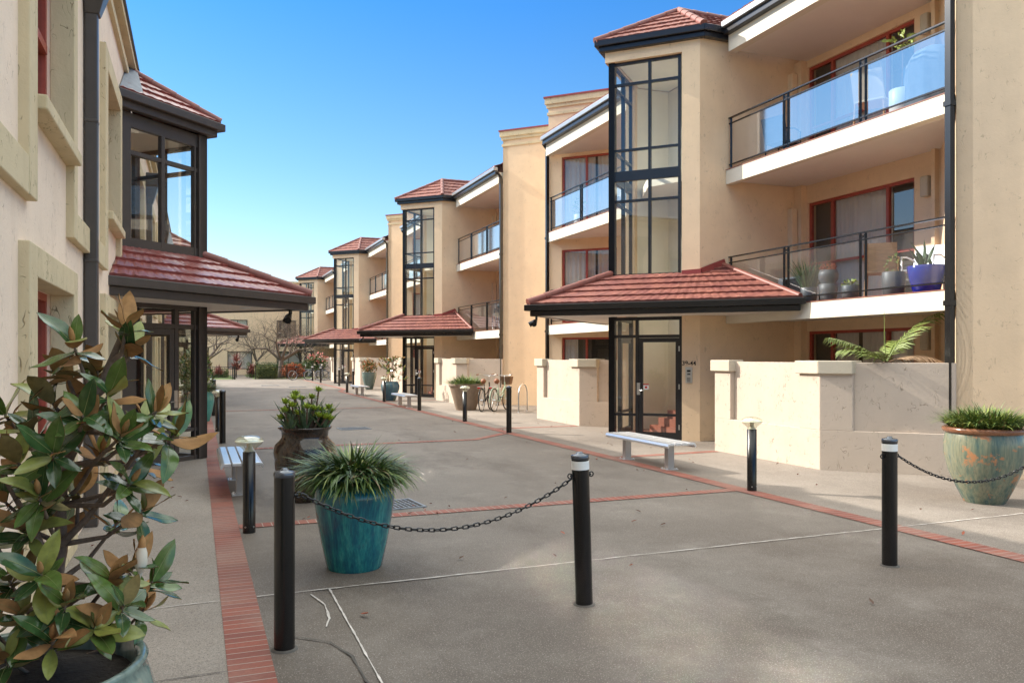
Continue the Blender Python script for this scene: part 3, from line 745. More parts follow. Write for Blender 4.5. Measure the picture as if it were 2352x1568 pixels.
# ---------------------------------------------------------------- low garden walls with pilasters and cap blocks
def garden_wall():
    t = thing('garden_wall', 'textured pale garden wall right of entrance 39-44, a palm growing behind it', 'wall', (8.45, 9.34, 0), group='low rendered garden walls along the right')
    c = lambda o: (8.45 - o, 9.34 - 0.4142 * o)
    D = (C8, -C8)
    ad = lambda p, s_: (p[0] + D[0] * s_, p[1] + D[1] * s_)
    b = MB(); TH = -0.22; yl = 11.90
    def front(ya, yb, o, z0, z1): b.prism([(8.45 - o, ya), (8.45 - o, yb), (8.45 - TH, yb), (8.45 - TH, ya)], z0, z1)
    LN = 1.72
    b.prism([(8.45, yl), c(0), c(TH), (8.45 - TH, yl)], 0, 0.58)
    b.prism([c(0), ad(c(0), LN), ad(c(TH), LN), c(TH)], 0, 0.58)
    front(yl, 11.46, 0, 0.58, 1.56); front(11.46, 9.77, -0.085, 0.578, 1.558)
    b.prism([(8.45, 9.77), c(0), c(TH), (8.45 - TH, 9.77)], 0.58, 1.56)
    b.prism([c(0), ad(c(0), .44), ad(c(TH), .44), c(TH)], 0.58, 1.56)
    q = -0.085
    q = -0.045
    b.prism([ad(c(q), .44), ad(c(q), LN), ad(c(TH), LN), ad(c(TH), .44)], 0.578, 1.558)
    me = b.build('wall_body', 'lowwall', t, (8.45, 9.34, 0), bevel=0.006)
    for kind in (0, 1):
        k = MB(); o = 0.055
        if kind == 0: k.prism([(8.45 - o, yl + .06), (8.45 - o, 11.42), (8.45 - TH + .03, 11.42), (8.45 - TH + .03, yl + .06)], 1.395, 1.585)
        else:
            k.prism([(8.45 - o, 9.81), c(o), c(TH - .03), (8.45 - TH + .03, 9.81)], 1.395, 1.585)
            k.prism([c(o), ad(c(o), .46), ad(c(TH - .03), .46), c(TH - .03)], 1.395, 1.585)
        k.build('cap_block', 'cap', t, (8.45, 9.34, 0), bevel=0.012)
    return t
gw = garden_wall()
gw_lab = {(0, 1): 'textured pale garden wall left of entrance 39-44, beside the steel bicycle hoop',
          (1, 0): 'pale garden wall right of the second entrance, standing behind the conical planter',
          (1, 1): 'pale garden wall left of the second entrance, behind the blue glazed pot',
          (2, 0): 'pale garden wall right of the third entrance, behind the tall celadon pot',
          (2, 1): 'pale garden wall left of the third entrance, next to the parked bicycles',
          (3, 0): 'farthest pale garden wall, behind the pink flowering plant and bicycles'}
for (k, h), lab in gw_lab.items():
    dup(gw, (8.45, 9.34 + PER * k + 7.93 * h, 0), label=lab)

# ---------------------------------------------------------------- left-hand building
XW = -1.01; LY = 14.04; OL = (XW, LY, 0.0)
left = thing('left_apartment_building', 'long two-storey pink cream building on the left with two red-tiled porches', 'building', OL)
L_ = lambda mb, n, m, par=None, **k: mb.build(n, m, par or left, OL, **k)
WY = [1.45, 5.95, 10.45, 15.88, 20.45, 23.62, 28.12, 33.54, 38.15, 41.3, 45.6]; WW = 1.70
TY = [LY, LY + 17.75]
wl = MB(); Y0L, Y1L = -9.0, 48.0
holes = []
for y in WY: holes += [(y - Y0L, y + WW - Y0L, 3.34, 4.97), (y - Y0L, y + WW - Y0L, 0.57, 2.16)]
for ty in TY: holes.append((ty - 1.0 - Y0L, ty + 1.0 - Y0L, 0.0, 5.0))
wall_grid(wl, (XW, Y0L), (0, 1), Y1L - Y0L, 0, 6.15, holes, 0.30)
wl.box(-9.0, XW - 0.301, Y1L - 0.3, Y1L, 0, 6.15); wl.box(-9.0, XW - 0.301, Y0L, Y0L + 0.3, 0, 6.15); wl.box(-9.3, -9.001, Y0L, Y1L, 0, 6.15)
wl.box(-9.0, XW - 0.301, Y0L + .301, Y1L - .301, 5.75, 5.9)
L_(wl, 'wall', 'leftwall')
co_ = MB(); co_.box(XW - .02, XW + 0.055, Y0L, Y1L, 5.93, 6.04); co_.box(XW - .2, XW + 0.13, Y0L, Y1L, 6.151, 6.25); L_(co_, 'cornice', 'trim')
cm = MB(); cm.box(XW - .3, XW + 0.16, Y0L, Y1L + .02, 6.252, 6.285); L_(cm, 'parapet_cap', 'bronze')
sc_ = MB()
edges = [Y0L] + [v for y in WY for v in (y - 0.26, y + WW + 0.20)] + [Y1L]
for a, b in zip(edges[0::2], edges[1::2]):
    cuts = [(a, b)]
    for ty in TY:
        nc = []
        for (p, q) in cuts:
            if p < ty < q: nc += [(p, ty - 1.115), (ty + 1.115, q)]
            else: nc.append((p, q))
        cuts = nc
    for (p, q) in cuts:
        if q - p > 0.05:
            sc_ = MB(); sc_.box(XW - 0.02, XW + 0.06, p, q, 2.64, 2.88); L_(sc_, 'string_course', 'trim', bevel=0.008)
def left_window(y, z0, z1, upper):
    fr = MB(); x0, x1 = XW - 0.20, XW - 0.14
    fr.box(x0, x1, y, y + 0.06, z0, z1); fr.box(x0, x1, y + WW - .06, y + WW, z0, z1); fr.box(x0, x1, y + .06, y + WW - .06, z1 - .06, z1); fr.box(x0, x1, y + .06, y + WW - .06, z0, z0 + .07)
    zm = z0 + (z1 - z0) * 0.48
    if upper: fr.box(x0 - .01, x1 + .012, y + .06, y + WW - .06, zm, zm + 0.07)
    else: fr.box(x0, x1, y + .8, y + .85, z0 + .07, z1 - .06)
    o = L_(fr, 'window', 'redframe')
    p = MB(); p.add([(x0 + .03, y + .03, z0 + .02), (x0 + .03, y + WW - .03, z0 + .02), (x0 + .03, y + WW - .03, z1 - .02), (x0 + .03, y + .03, z1 - .02)], [[0, 1, 2, 3]]); L_(p, 'pane', 'winglass', o)
    c = MB(); n = 50; vs = []
    for i in range(n + 1):
        yy = y + 0.05 + (WW - 0.1) * i / n; xx = x0 - 0.15 + 0.02 * math.sin(yy * 40)
        vs += [(xx, yy, z0 + .02), (xx, yy, z1)]
    c.add(vs, [[2 * i, 2 * i + 2, 2 * i + 3, 2 * i + 1] for i in range(n)], 0, True); L_(c, 'curtain', 'darkcurtain', o)
    bk = MB(); bk.box(x0 - 1.0, x0 - 0.9, y - .2, y + WW + .2, z0 - .2, z1 + .2); L_(bk, 'room_back', 'room', o)
    s_ = MB(); P_ = 0.065; top = 5.20 if upper else 2.36; bot = 2.641 if upper else 0.0
    s_.prism([(XW - .12, y - .26), (XW + P_, y - .26), (XW + P_, y + .004), (XW - .12, y + .004)], bot, top); s_.prism([(XW - .12, y + WW - .004), (XW + P_, y + WW - .004), (XW + P_, y + WW + .20), (XW - .12, y + WW + .20)], bot, top)
    s_.box(XW - .12, XW + P_, y + .004, y + WW - .004, z1 - .004, top)
    if not upper: s_.box(XW - .12, XW + P_, y + .004, y + WW - .004, 0.0, 0.12)
    L_(s_, 'surround', 'trim', o, bevel=0.008)
    si = MB(); si.box(XW - .15, XW + 0.12, y + .002, y + WW - .002, z0 - 0.10, z0 - 0.002); L_(si, 'sill', 'trim', o, bevel=0.012)
M['darkcurtain'] = mat('grey_flyscreen_curtain', (0.22, 0.19, 0.17), 0.9, var=0.2, vscale=5)
for y in WY:
    left_window(y, 3.34, 4.97, True); left_window(y, 0.57, 2.16, False)
for y in (8.80, 19.25, 26.55, 36.95):
    d_ = MB(); d_.box(XW + .01, XW + .125, y - .06, y + .06, 0.0, 5.0)
    for z in (1.4, 2.55, 3.9): d_.box(XW + .005, XW + .13, y - .066, y + .066, z, z + .04)
    o = L_(d_, 'downpipe', 'bronze', bevel=0.012)
    r_ = MB(); a, b = 0.055, 0.17
    r_.add([(XW + .01, y - .07, 4.95), (XW + .14, y - .07, 4.95), (XW + .14, y + .07, 4.95), (XW + .01, y + .07, 4.95),
            (XW + .01, y - .19, 5.35), (XW + .26, y - .19, 5.35), (XW + .26, y + .19, 5.35), (XW + .01, y + .19, 5.35),
            (XW + .01, y - .19, 5.60), (XW + .26, y - .19, 5.60), (XW + .26, y + .19, 5.60), (XW + .01, y + .19, 5.60)],
           [[3, 2, 1, 0], [0, 1, 5, 4], [1, 2, 6, 5], [2, 3, 7, 6], [3, 0, 4, 7], [4, 5, 9, 8], [5, 6, 10, 9], [6, 7, 11, 10], [7, 4, 8, 11], [8, 9, 10, 11]])
    L_(r_, 'rainhead', 'bronze', o, bevel=0.01)

def left_tower(ty):
    q0 = (0.10, ty)
    sw = MB(); sw.box(-2.9, -2.75, ty - 1.3, ty + 1.3, 0, 5.1); sw.box(-2.75, XW - .302, ty - 1.16, ty - 1.02, 0.01, 5.1); sw.box(-2.75, XW - .302, ty + 1.02, ty + 1.16, 0.01, 5.1)
    sw.prism([(0.0, ty), (-1.0, ty - 1.0), (-2.75, ty - 1.0), (-2.75, ty + 1.0), (-1.0, ty + 1.0)], 5.06, 5.14); sw.prism([(-2.75, ty - 1), (-1.5, ty - 1), (-1.5, ty + 1), (-2.75, ty + 1)], 2.45, 2.65)
    tw = L_(sw, 'stair_tower', 'interior')
    fl = MB(); fl.prism([(0.0, ty), (-1.0, ty - 1.0), (-2.7, ty - 1.0), (-2.7, ty + 1.0), (-1.0, ty + 1.0)], 0.005, 0.02); L_(fl, 'entry_floor', 'redtile', tw)
    for sg in (1, -1):
        D = (-C8, -C8 * sg); N = (-C8, C8 * sg)       # along the facet towards the wall; inward normal
        P = lambda u, t: (q0[0] + D[0] * u + N[0] * t, q0[1] + D[1] * u + N[1] * t)
        fr = MB()
        def bx(u0, u1, t0, t1, z0, z1): fr.prism([P(u0, t0), P(u1, t0), P(u1, t1), P(u0, t1)], z0, z1)
        LL = 1.57
        bx(-0.05, 0.12, -0.05, 0.09, 0.0 if sg == 1 else .001, 5.2); bx(LL - 0.16, LL - 0.001, -0.02, 0.08, 0.0, 5.2); bx(0.16, 0.19, -0.02, 0.06, 0, 5.0)
        bx(0.78, 0.845, -0.015, 0.06, 3.3, 5.0); bx(0.52, 0.585, -0.015, 0.06, 0.0, 2.44)
        for z0, z1 in ((5.0, 5.2), (4.60, 4.66), (3.22, 3.38), (2.38, 2.45), (2.08, 2.15)): bx(0.12, LL - 0.16, -0.012, 0.07, z0, z1)
        bx(0.12, 0.52, -0.01, 0.06, 0.0, 0.07); bx(0.12, 0.52, -0.01, 0.06, 0.46, 0.51)
        L_(fr, 'frame', 'bronze', tw)
        fr = MB()
        bx(0.59, 0.68, -0.008, 0.05, 0.02, 2.07); bx(1.31, 1.405, -0.008, 0.05, 0.02, 2.07); bx(0.68, 1.31, -0.008, 0.05, 1.98, 2.07); bx(0.68, 1.31, -0.008, 0.05, 0.02, 0.15); bx(0.68, 1.31, -0.008, 0.05, 0.46, 0.51)
        L_(fr, 'entrance_door', 'bronze', tw)
        gq = MB()
        for z0, z1 in ((0.04, 2.42), (3.3, 5.05)):
            gq.add([(*P(0.08, .02), z0), (*P(LL - .1, .02), z0), (*P(LL - .1, .02), z1), (*P(0.08, .02), z1)], [[0, 1, 2, 3]])
        L_(gq, 'glazing', 'glass', tw)
        if sg == 1:
            fr = MB(); bx(0.70, 0.78, -0.004, 0.006, 0.97, 1.08); L_(fr, 'door_sticker', 'white', tw)
            fr = MB(); bx(0.545, 0.61, -0.03, -0.009, 0.85, 1.12); fr.tube([(*P(0.61, -.03), .95), (*P(0.61, -.07), .95), (*P(0.72, -.07), .945)], .009, 6); L_(fr, 'door_handle', 'steel', tw)
    # upper roof
    fn = lambda p, sg: p if sg == 1 else (p[0], 2 * ty - p[1], *p[2:])
    ur = MB(); cg = MB()
    for sg in (1, -1):
        tile_plane(ur, [fn((XW, ty - 1.38, 5.43), sg), fn((0.37, ty, 5.43), sg), fn((-1.0, ty, 6.12), sg)], 0.30)
        for o, oi, z0, z1 in ((0.06, -0.05, 5.31, 5.43), (-0.03, -0.14, 5.205, 5.309)):
            a, b, bi, ai = (XW + .001, ty - 1.38 - o * 1.414), (0.37 + o * 1.414, ty), (0.37 + oi * 1.414, ty), (XW + .001, ty - 1.38 - oi * 1.414)
            cg.prism([fn(a, sg), fn(b, sg), fn(bi, sg), fn(ai, sg)], z0, z1)
    uo = L_(ur, 'tower_roof', 'tileg'); L_(cg, 'tower_gutter', 'bronze', uo, bevel=0.01)
    hc = MB(); hip_caps(hc, (0.37, ty, 5.46), (-1.0, ty, 6.15), 0.07); L_(hc, 'hip_cap', 'hip', uo)
    fl = MB()
    for sg in (1, -1):
        vs = [fn((XW + .012, ty - 1.40, 5.46), sg), fn((XW + .30, ty - 1.08, 5.47), sg), fn((XW + .16, ty - .05, 6.10), sg), fn((XW + .012, ty - .02, 6.22), sg)]
        fl.add(vs, [[0, 1, 2, 3]])
    L_(fl, 'flashing', 'lead', uo)
    # entrance canopy
    cr = MB(); cg = MB(); ze = 2.655
    for sg in (1, -1):
        tile_plane(cr, [fn((XW, ty - 2.83, ze), sg), fn((1.82, ty, ze), sg), fn((0.10, ty, ze + 1.216 * .485), sg), fn((XW, ty - 1.11, ze + 1.216 * .485), sg)], 0.31)
        for o, oi, z0, z1 in ((0.06, -0.06, 2.535, 2.655), (-0.03, -0.12, 2.42, 2.534)):
            a, b, bi, ai = (XW + .001, ty - 2.83 - o * 1.414), (1.82 + o * 1.414, ty), (1.82 + oi * 1.414, ty), (XW + .001, ty - 2.83 - oi * 1.414)
            cg.prism([fn(a, sg), fn(b, sg), fn(bi, sg), fn(ai, sg)], z0, z1)
    co = L_(cr, 'canopy_roof', 'tileg'); L_(cg, 'canopy_gutter', 'bronze', co, bevel=0.01)
    hc = MB(); hip_caps(hc, (1.82, ty, ze + .04), (0.12, ty, ze + 1.216 * .485 + .04), 0.085); L_(hc, 'hip_cap', 'hip', co)
    so = MB(); so.prism([(1.68, ty), (XW + .01, ty - 2.68), (XW + .01, ty - 1.12), (0.08, ty - .05), (0.08, ty + .05), (XW + .01, ty + 1.12), (XW + .01, ty + 2.68)], 2.445, 2.47); L_(so, 'canopy_soffit', 'soffit', co)
    dl = MB(); dl.lathe([(0.08, -0.008), (0.085, 0.0)], (0.75, ty - .1, 2.444), 16); L_(dl, 'downlight', 'alu', co)
    sl = MB(); x = 1.48; sl.tube([(x, ty, 2.44), (x, ty, 2.36)], 0.03, 8)
    for s_ in (-1, 1): sl.tube([(x, ty, 2.36), (x - .03, ty + .06 * s_, 2.32), (x - .06, ty + .15 * s_ - .03, 2.24)], [0.025, 0.05, 0.06], 10)
    L_(sl, 'security_light', 'black', co)
for ty in TY: left_tower(ty)

# ---------------------------------------------------------------- far end: cross building, fence, garden
eb = thing('cross_apartment_building', 'distant cream building closing the far end behind bare trees', 'building', (2.0, 76.0, 0))
E_ = lambda mb, n, m, par=None, **k: mb.build(n, m, par or eb, (2.0, 76.0, 0))
wl = MB(); hs = []
WX = [-9.5, -5.6, -1.6, 2.6, 6.8, 11.0]
for x in WX: hs += [(x + 14, x + 14 + 2.1, 0.5, 2.1), (x + 14, x + 14 + 1.7, 3.3, 4.9), (x + 14, x + 14 + 1.7, 6.0, 7.4)]
wall_grid(wl, (-14, 76), (1, 0), 34, 0, 8.3, hs, 0.25)
wl.box(-14, 20, 80.0, 80.2, 0, 8.3); wl.box(-14, 20, 76.3, 80, 7.9, 8.1); wl.box(-14.2, -14.001, 76, 80.2, 0, 8.3)
E_(wl, 'wall', 'wall')
cc = MB(); cc.box(-14.1, 20.1, 75.88, 76.1, 8.302, 8.45); E_(cc, 'parapet_cap', 'trim')
for x in WX:
    for (w_, z0, z1) in ((2.1, .5, 2.1), (1.7, 3.3, 4.9), (1.7, 6.0, 7.4)):
        f_ = MB(); f_.box(x, x + .08, 76.06, 76.14, z0, z1); f_.box(x + w_ - .08, x + w_, 76.06, 76.14, z0, z1); f_.box(x + w_ / 2 - .03, x + w_ / 2 + .03, 76.06, 76.13, z0, z1); f_.box(x, x + w_, 76.05, 76.15, z1 - .08, z1 - .001); f_.box(x, x + w_, 76.05, 76.15, z0 + .001, z0 + .08)
        o = E_(f_, 'window', 'bronze'); p = MB(); p.add([(x, 76.1, z0), (x + w_, 76.1, z0), (x + w_, 76.1, z1), (x, 76.1, z1)], [[0, 1, 2, 3]]); E_(p, 'pane', 'winglass', o)
        p = MB(); p.box(x - .1, x + w_ + .1, 76.35, 76.4, z0 - .1, z1 + .1); E_(p, 'room_back', 'curtain' if (x + z0) % 2 > 1 else 'room', o)
M['grass'] = mat('lawn_green', (0.085, 0.13, 0.03), 0.9, var=0.4, vscale=2, bump=0.8, bscale=20)
lw = MB(); lw.add([(-12, 61.2, 0.012), (2.7, 61.2, 0.012), (2.7, 75.9, 0.012), (-12, 75.9, 0.012)], [[0, 1, 2, 3]]); struct(lw.build('lawn', 'grass'))
lw = MB(); lw.add([(3.9, 61.2, 0.012), (20, 61.2, 0.012), (20, 75.9, 0.012), (3.9, 75.9, 0.012)], [[0, 1, 2, 3]]); struct(lw.build('lawn', 'grass'))

def fence(x0, x1, lab, cat='fence', gate=False):
    t = thing('metal_gate' if gate else 'metal_fence', lab, cat, ((x0 + x1) / 2, 61.0, 0))
    of = ((x0 + x1) / 2, 61.0, 0)
    r = MB(); r.box(x0, x1, 60.98, 61.02, 0.86, 0.90); r.box(x0, x1, 60.98, 61.02, 0.10, 0.14)
    n = int((x1 - x0) / 0.13)
    for i in range(1, n): xx = x0 + (x1 - x0) * i / n; r.box(xx - .008, xx + .008, 60.99, 61.01, 0.141, 0.859)
    r.build('rail_panel', 'black', t, of)
    k = max(2, int((x1 - x0) / 1.9) + 1)
    for i in range(k):
        xx = x0 + (x1 - x0) * i / (k - 1); p = MB(); p.box(xx - .03, xx + .03, 60.965, 61.035, 0, 0.97); p.build('post', 'black', t, of)
fence(-1.0, 2.55, 'low black metal fence to the left of the far gateway')
fence(4.0, 10.5, 'low black metal fence right of the far gateway, before the hedge')
fence(2.45, 2.6, 'open black gate leaf at the far gateway in the fence', 'gate', True)

def bare_tree(name, lab, loc, h, seed, levels=5, spread=0.55, r0=0.16):
    t = thing(name, lab, 'tree', loc); rr = random.Random(seed)
    tk = MB(); br = MB()
    def grow(p, d, L, r, lev):
        pts = [p]; q = Vector(p); dd = Vector(d)
        for i in range(4):
            dd = (dd + Vector((rr.uniform(-1, 1), rr.uniform(-1, 1), rr.uniform(-0.6, 0.9))) * 0.13).normalized()
            q = q + dd * L / 4; pts.append(q.copy())
        r1 = r * 0.62
        (tk if lev == 0 else br).tube(pts, [r + (r1 - r) * i / 4 for i in range(5)], 7 if lev < 2 else (5 if lev < 3 else 3), 0, True, caps=False)
        if lev >= levels: return
        k = rr.randint(5, 6) if lev == 0 else (rr.randint(3, 4) if lev < 3 else rr.randint(2, 4))
        for i in range(k):
            a = 2 * math.pi * (i + rr.random() * 0.6) / k
            side = dd.cross(Vector((0, 0, 1)) if abs(dd.z) < .9 else Vector((1, 0, 0))).normalized(); s2 = dd.cross(side)
            nd = (dd * (0.75) + (side * math.cos(a) + s2 * math.sin(a)) * (spread + rr.uniform(-.1, .35)) + Vector((0, 0, 0.12))).normalized()
            st_ = pts[-1] if i < 2 or lev == 0 else pts[rr.randint(2, 3)]
            grow(st_, nd, L * rr.uniform(0.62, 0.86) * (1.45 if lev == 0 else 1), r1 * rr.uniform(0.6, 0.85), lev + 1)
    grow(Vector((0, 0, 0)), Vector((0.02, 0, 1)), h * 0.21, r0, 0)
    o = tk.build('trunk', 'bark2', t); br.build('branches', 'bark2', t)
    return t
bare_tree('bare_tree', 'tall bare leafless tree behind the fence, trunk beside the clipped hedge', (5.9, 63.0, 0), 6.4, 5, 6, 0.85, 0.27)
bare_tree('bare_tree', 'bare leafless tree at far left, partly hidden by the porch roof', (0.9, 66.0, 0), 6.6, 11, 6, 0.85, 0.22)
bare_tree('bare_tree', 'small bare shrub-like tree against the far building, left of the tall one', (4.7, 71.0, 0), 5.6, 23, 5, 0.62, 0.14)
bare_tree('bare_tree', 'bare young tree standing between the tall tree and the fourth block', (8.4, 71.0, 0), 6.5, 31, 5, 0.6, 0.14)

# ---------------------------------------------------------------- leaf helpers
def leaf(mb, base, d, up, L, Wd, top=0, under=1, fold=0.25, curl=0.25, n=6, rib=None):
    d = Vector(d).normalized(); s_ = d.cross(Vector(up))
    if s_.length < 1e-3: s_ = d.cross(Vector((1, 0, 0)))
    s_.normalize(); u = s_.cross(d).normalized(); base = Vector(base)
    top_v = []; bot_v = []; rv = []; tw = (L * 977.0 % 1.0 - .5) * .5
    for i in range(n + 1):
        t = i / n; w_ = Wd * 0.5 * max(0.03, math.sin(math.pi * (0.03 + 0.97 * t) ** 0.95)) ** 0.75 * (1 if t < 0.995 else 0.03)
        c = base + d * (L * (t - .12 * curl * t * t)) - u * (curl * L * t * t)
        ss = (s_ + u * tw * t).normalized(); wob = .05 * Wd * math.sin(9 * t + L * 531)
        for sx in (-1, -.55, 0, .55, 1):
            v = c + ss * (w_ * sx) + u * (fold * w_ * (abs(sx) ** 1.5) - (.10 * w_ if abs(sx) == 1 else 0) + wob * abs(sx))
            top_v.append(v); bot_v.append(v - u * 0.0016)
        rv += [c + ss * L * .008 * (1.1 - t) + u * .0009, c - ss * L * .008 * (1.1 - t) + u * .0009]
    f1 = []
    for i in range(n):
        for k_ in range(4): a = i * 5 + k_; f1.append([a, a + 1, a + 6, a + 5])
    mb.add(top_v, f1, top, True); mb.add(bot_v, [f[::-1] for f in f1], under, True)
    if rib is not None: mb.add(rv, [[2 * i, 2 * i + 1, 2 * i + 3, 2 * i + 2] for i in range(n)], rib, True)
def blade(mb, base, az, L, tilt, droop, w, mi=0, n=5, r=rnd):
    """arching strap leaf; tilt from vertical at base"""
    p = Vector(base); a = tilt; vs = []
    h = Vector((math.cos(az), math.sin(az), 0)); s_ = Vector((-math.sin(az), math.cos(az), 0))
    for i in range(n + 1):
        t = i / n; ww = w * (1 - t ** 2.2) * (0.6 + 0.8 * min(1, t * 3)) * 0.5 + 0.0006
        vs += [p + s_ * ww, p - s_ * ww]
        a = tilt + droop * t
        p = p + (h * math.sin(a) + Vector((0, 0, 1)) * math.cos(a)) * L / n
    mb.add(vs, [[2 * i, 2 * i + 1, 2 * i + 3, 2 * i + 2] for i in range(n)], mi, True)
def grass(mb, rad, z, n, L, w, mats, tilt=(0.1, 1.0), droop=(0.5, 1.5), r=None, sq=1.0):
    r = r or random.Random(n)
    for _ in range(n):
        q = rad * math.sqrt(r.random()); az0 = r.uniform(0, 2 * math.pi); az = az0 + r.gauss(0, 1.0)
        e = q / rad
        blade(mb, (q * math.cos(az0), q * math.sin(az0) * sq, z), az, L * r.uniform(0.55, 1.1), tilt[0] + (tilt[1] - tilt[0]) * (0.25 * r.random() + 0.75 * e), r.uniform(*droop), w * r.uniform(0.7, 1.2), r.choices(range(len(mats)), [m_[1] for m_ in mats])[0])
def foliage(mb, c, rad, n, L, mats=(0, 1, 2), r=None, wd=0.5, shell=0.4):
    r = r or random.Random(n)
    for _ in range(n):
        v = Vector((r.gauss(0, 1), r.gauss(0, 1), r.gauss(0, 1))).normalized(); k = (shell + (1 - shell) * r.random())
        p = Vector(c) + Vector((v.x * rad[0], v.y * rad[1], v.z * rad[2])) * k
        d = (v + Vector((r.uniform(-1, 1), r.uniform(-1, 1), r.uniform(-.6, .8)))).normalized()
        s_ = d.cross(Vector((r.uniform(-1, 1), r.uniform(-1, 1), r.uniform(-1, 1)))).normalized(); l_ = L * r.uniform(0.6, 1.2)
        mb.add([p, p + d * l_ * .5 + s_ * l_ * wd * .5, p + d * l_, p + d * l_ * .5 - s_ * l_ * wd * .5], [[0, 1, 2, 3]], r.choice(mats))
def lm(n, c, rough=0.45, var=0.25, spec=0.5): M[n] = mat(n, c, rough, spec=spec, var=var, vscale=25); return n
lm('strap_green', (0.085, 0.150, 0.034)); lm('strap_dark', (0.045, 0.085, 0.024)); lm('strap_lime', (0.24, 0.29, 0.06)); lm('strap_dry', (0.26, 0.17, 0.10), 0.8); lm('strap_brown', (0.10, 0.055, 0.035), 0.8)
lm('aloe_green', (0.10, 0.15, 0.065), 0.4); lm('aloe_dark', (0.055, 0.085, 0.04), 0.4); lm('lime_rosette', (0.30, 0.38, 0.04), 0.5); lm('stem_brown', (0.14, 0.085, 0.055), 0.8)
lm('mag_top', (0.040, 0.088, 0.026), 0.17, 0.35, 0.6); lm('mag_mid', (0.095, 0.155, 0.034), 0.20, 0.3, 0.6); lm('mag_olive', (0.25, 0.27, 0.06), 0.28, 0.3); lm('mag_under', (0.36, 0.19, 0.075), 0.75, 0.3, 0.2); lm('mag_under2', (0.25, 0.19, 0.075), 0.7, 0.3, 0.2)
lm('mag_rib', (0.22, 0.24, 0.08)); lm('hedge_lime', (0.17, 0.19, 0.04), 0.7); lm('hedge_green', (0.05, 0.08, 0.02), 0.7); lm('orange_leaf', (0.48, 0.16, 0.06), 0.7); lm('rust_leaf', (0.30, 0.08, 0.04), 0.7); lm('pink_petal', (0.48, 0.13, 0.12), 0.7); lm('red_strap', (0.24, 0.07, 0.06), 0.5); lm('pink_strap', (0.42, 0.21, 0.18), 0.5); lm('palm_green', (0.16, 0.21, 0.05), 0.4)

def hedge(lab, x0, x1, y0, y1, h, mats, n, seed, L=0.09):
    mb = MB(); r = random.Random(seed)
    mb.box(x0 + .08, x1 - .08, y0 + .08, y1 - .08, 0, h - .1, 0)
    for _ in range(n):
        x, y, z = r.uniform(x0, x1), r.uniform(y0, y1), r.uniform(0.02, h)
        k = r.randint(0, 2)
        if k == 0: z = h + r.uniform(-.06, .04)
        elif k == 1: y = y0 + r.uniform(-.05, .06)
        else: x = (x0 if r.random() < .5 else x1) + r.uniform(-.05, .05)
        foliage(mb, (x, y, z), (.06, .06, .06), 2, L, (0, 1), r)
    o = mb.build('clipped_hedge', mats, None, ((x0 + x1) / 2, (y0 + y1) / 2, 0), ((x0 + x1) / 2, (y0 + y1) / 2, 0)); tag(o, lab, 'hedge'); return o
hedge('rounded yellow-green hedge behind the far fence, left of the tall bare tree', 4.1, 5.5, 61.5, 62.6, 0.85, ['hedge_green', 'hedge_lime'], 1500, 3)
hedge('long dark green hedge in shade along the far building', 3.8, 9.5, 66.0, 67.0, 1.1, ['hedge_green', 'strap_dark'], 1800, 4)
hedge('low green hedge on the lawn, left of the far gateway', -1.0, 2.3, 67.0, 67.8, 0.6, ['hedge_green', 'hedge_lime'], 900, 5)
mb = MB(); foliage(mb, (0, 0, 0.55), (0.95, 0.6, 0.55), 1800, 0.14, (0, 1), random.Random(2), 0.6, 0.2)
tag(mb.build('orange_shrub', ['orange_leaf', 'rust_leaf'], None, (0, 0, 0), (6.75, 61.9, 0)), 'orange-leaved shrub behind the far fence, right of the tall tree', 'shrub')
def cordyline(lab, loc, h, s, seed):
    t = thing('cordyline', lab, 'plant', loc); r = random.Random(seed)
    k = MB(); k.tube([(0, 0, 0), (0.02, 0, h * .6)], [.05, .035], 7); k.build('trunk', 'bark2', t)
    m = MB()
    for c in ((0, h * .62), (-.1, h * .35), (.15, h * .3)):
        for _ in range(70): blade(m, (c[0], 0, c[1]), r.uniform(0, 6.28), s * r.uniform(.6, 1), r.uniform(.1, 1.5), r.uniform(.2, .8), .05, r.choice((0, 0, 1)))
    m.build('leaves', ['red_strap', 'pink_strap'], t)
cordyline('red spiky cordyline on the lawn beyond the far gate', (2.9, 66.0, 0), 2.0, 1.0, 1)
cordyline('low dark red cordyline beside the far building window', (4.0, 66.0 - 1, 0), 0.9, .8, 2)
cordyline('small red cordyline at left, behind the far fence', (1.6, 65.0, 0), 0.8, .7, 3)
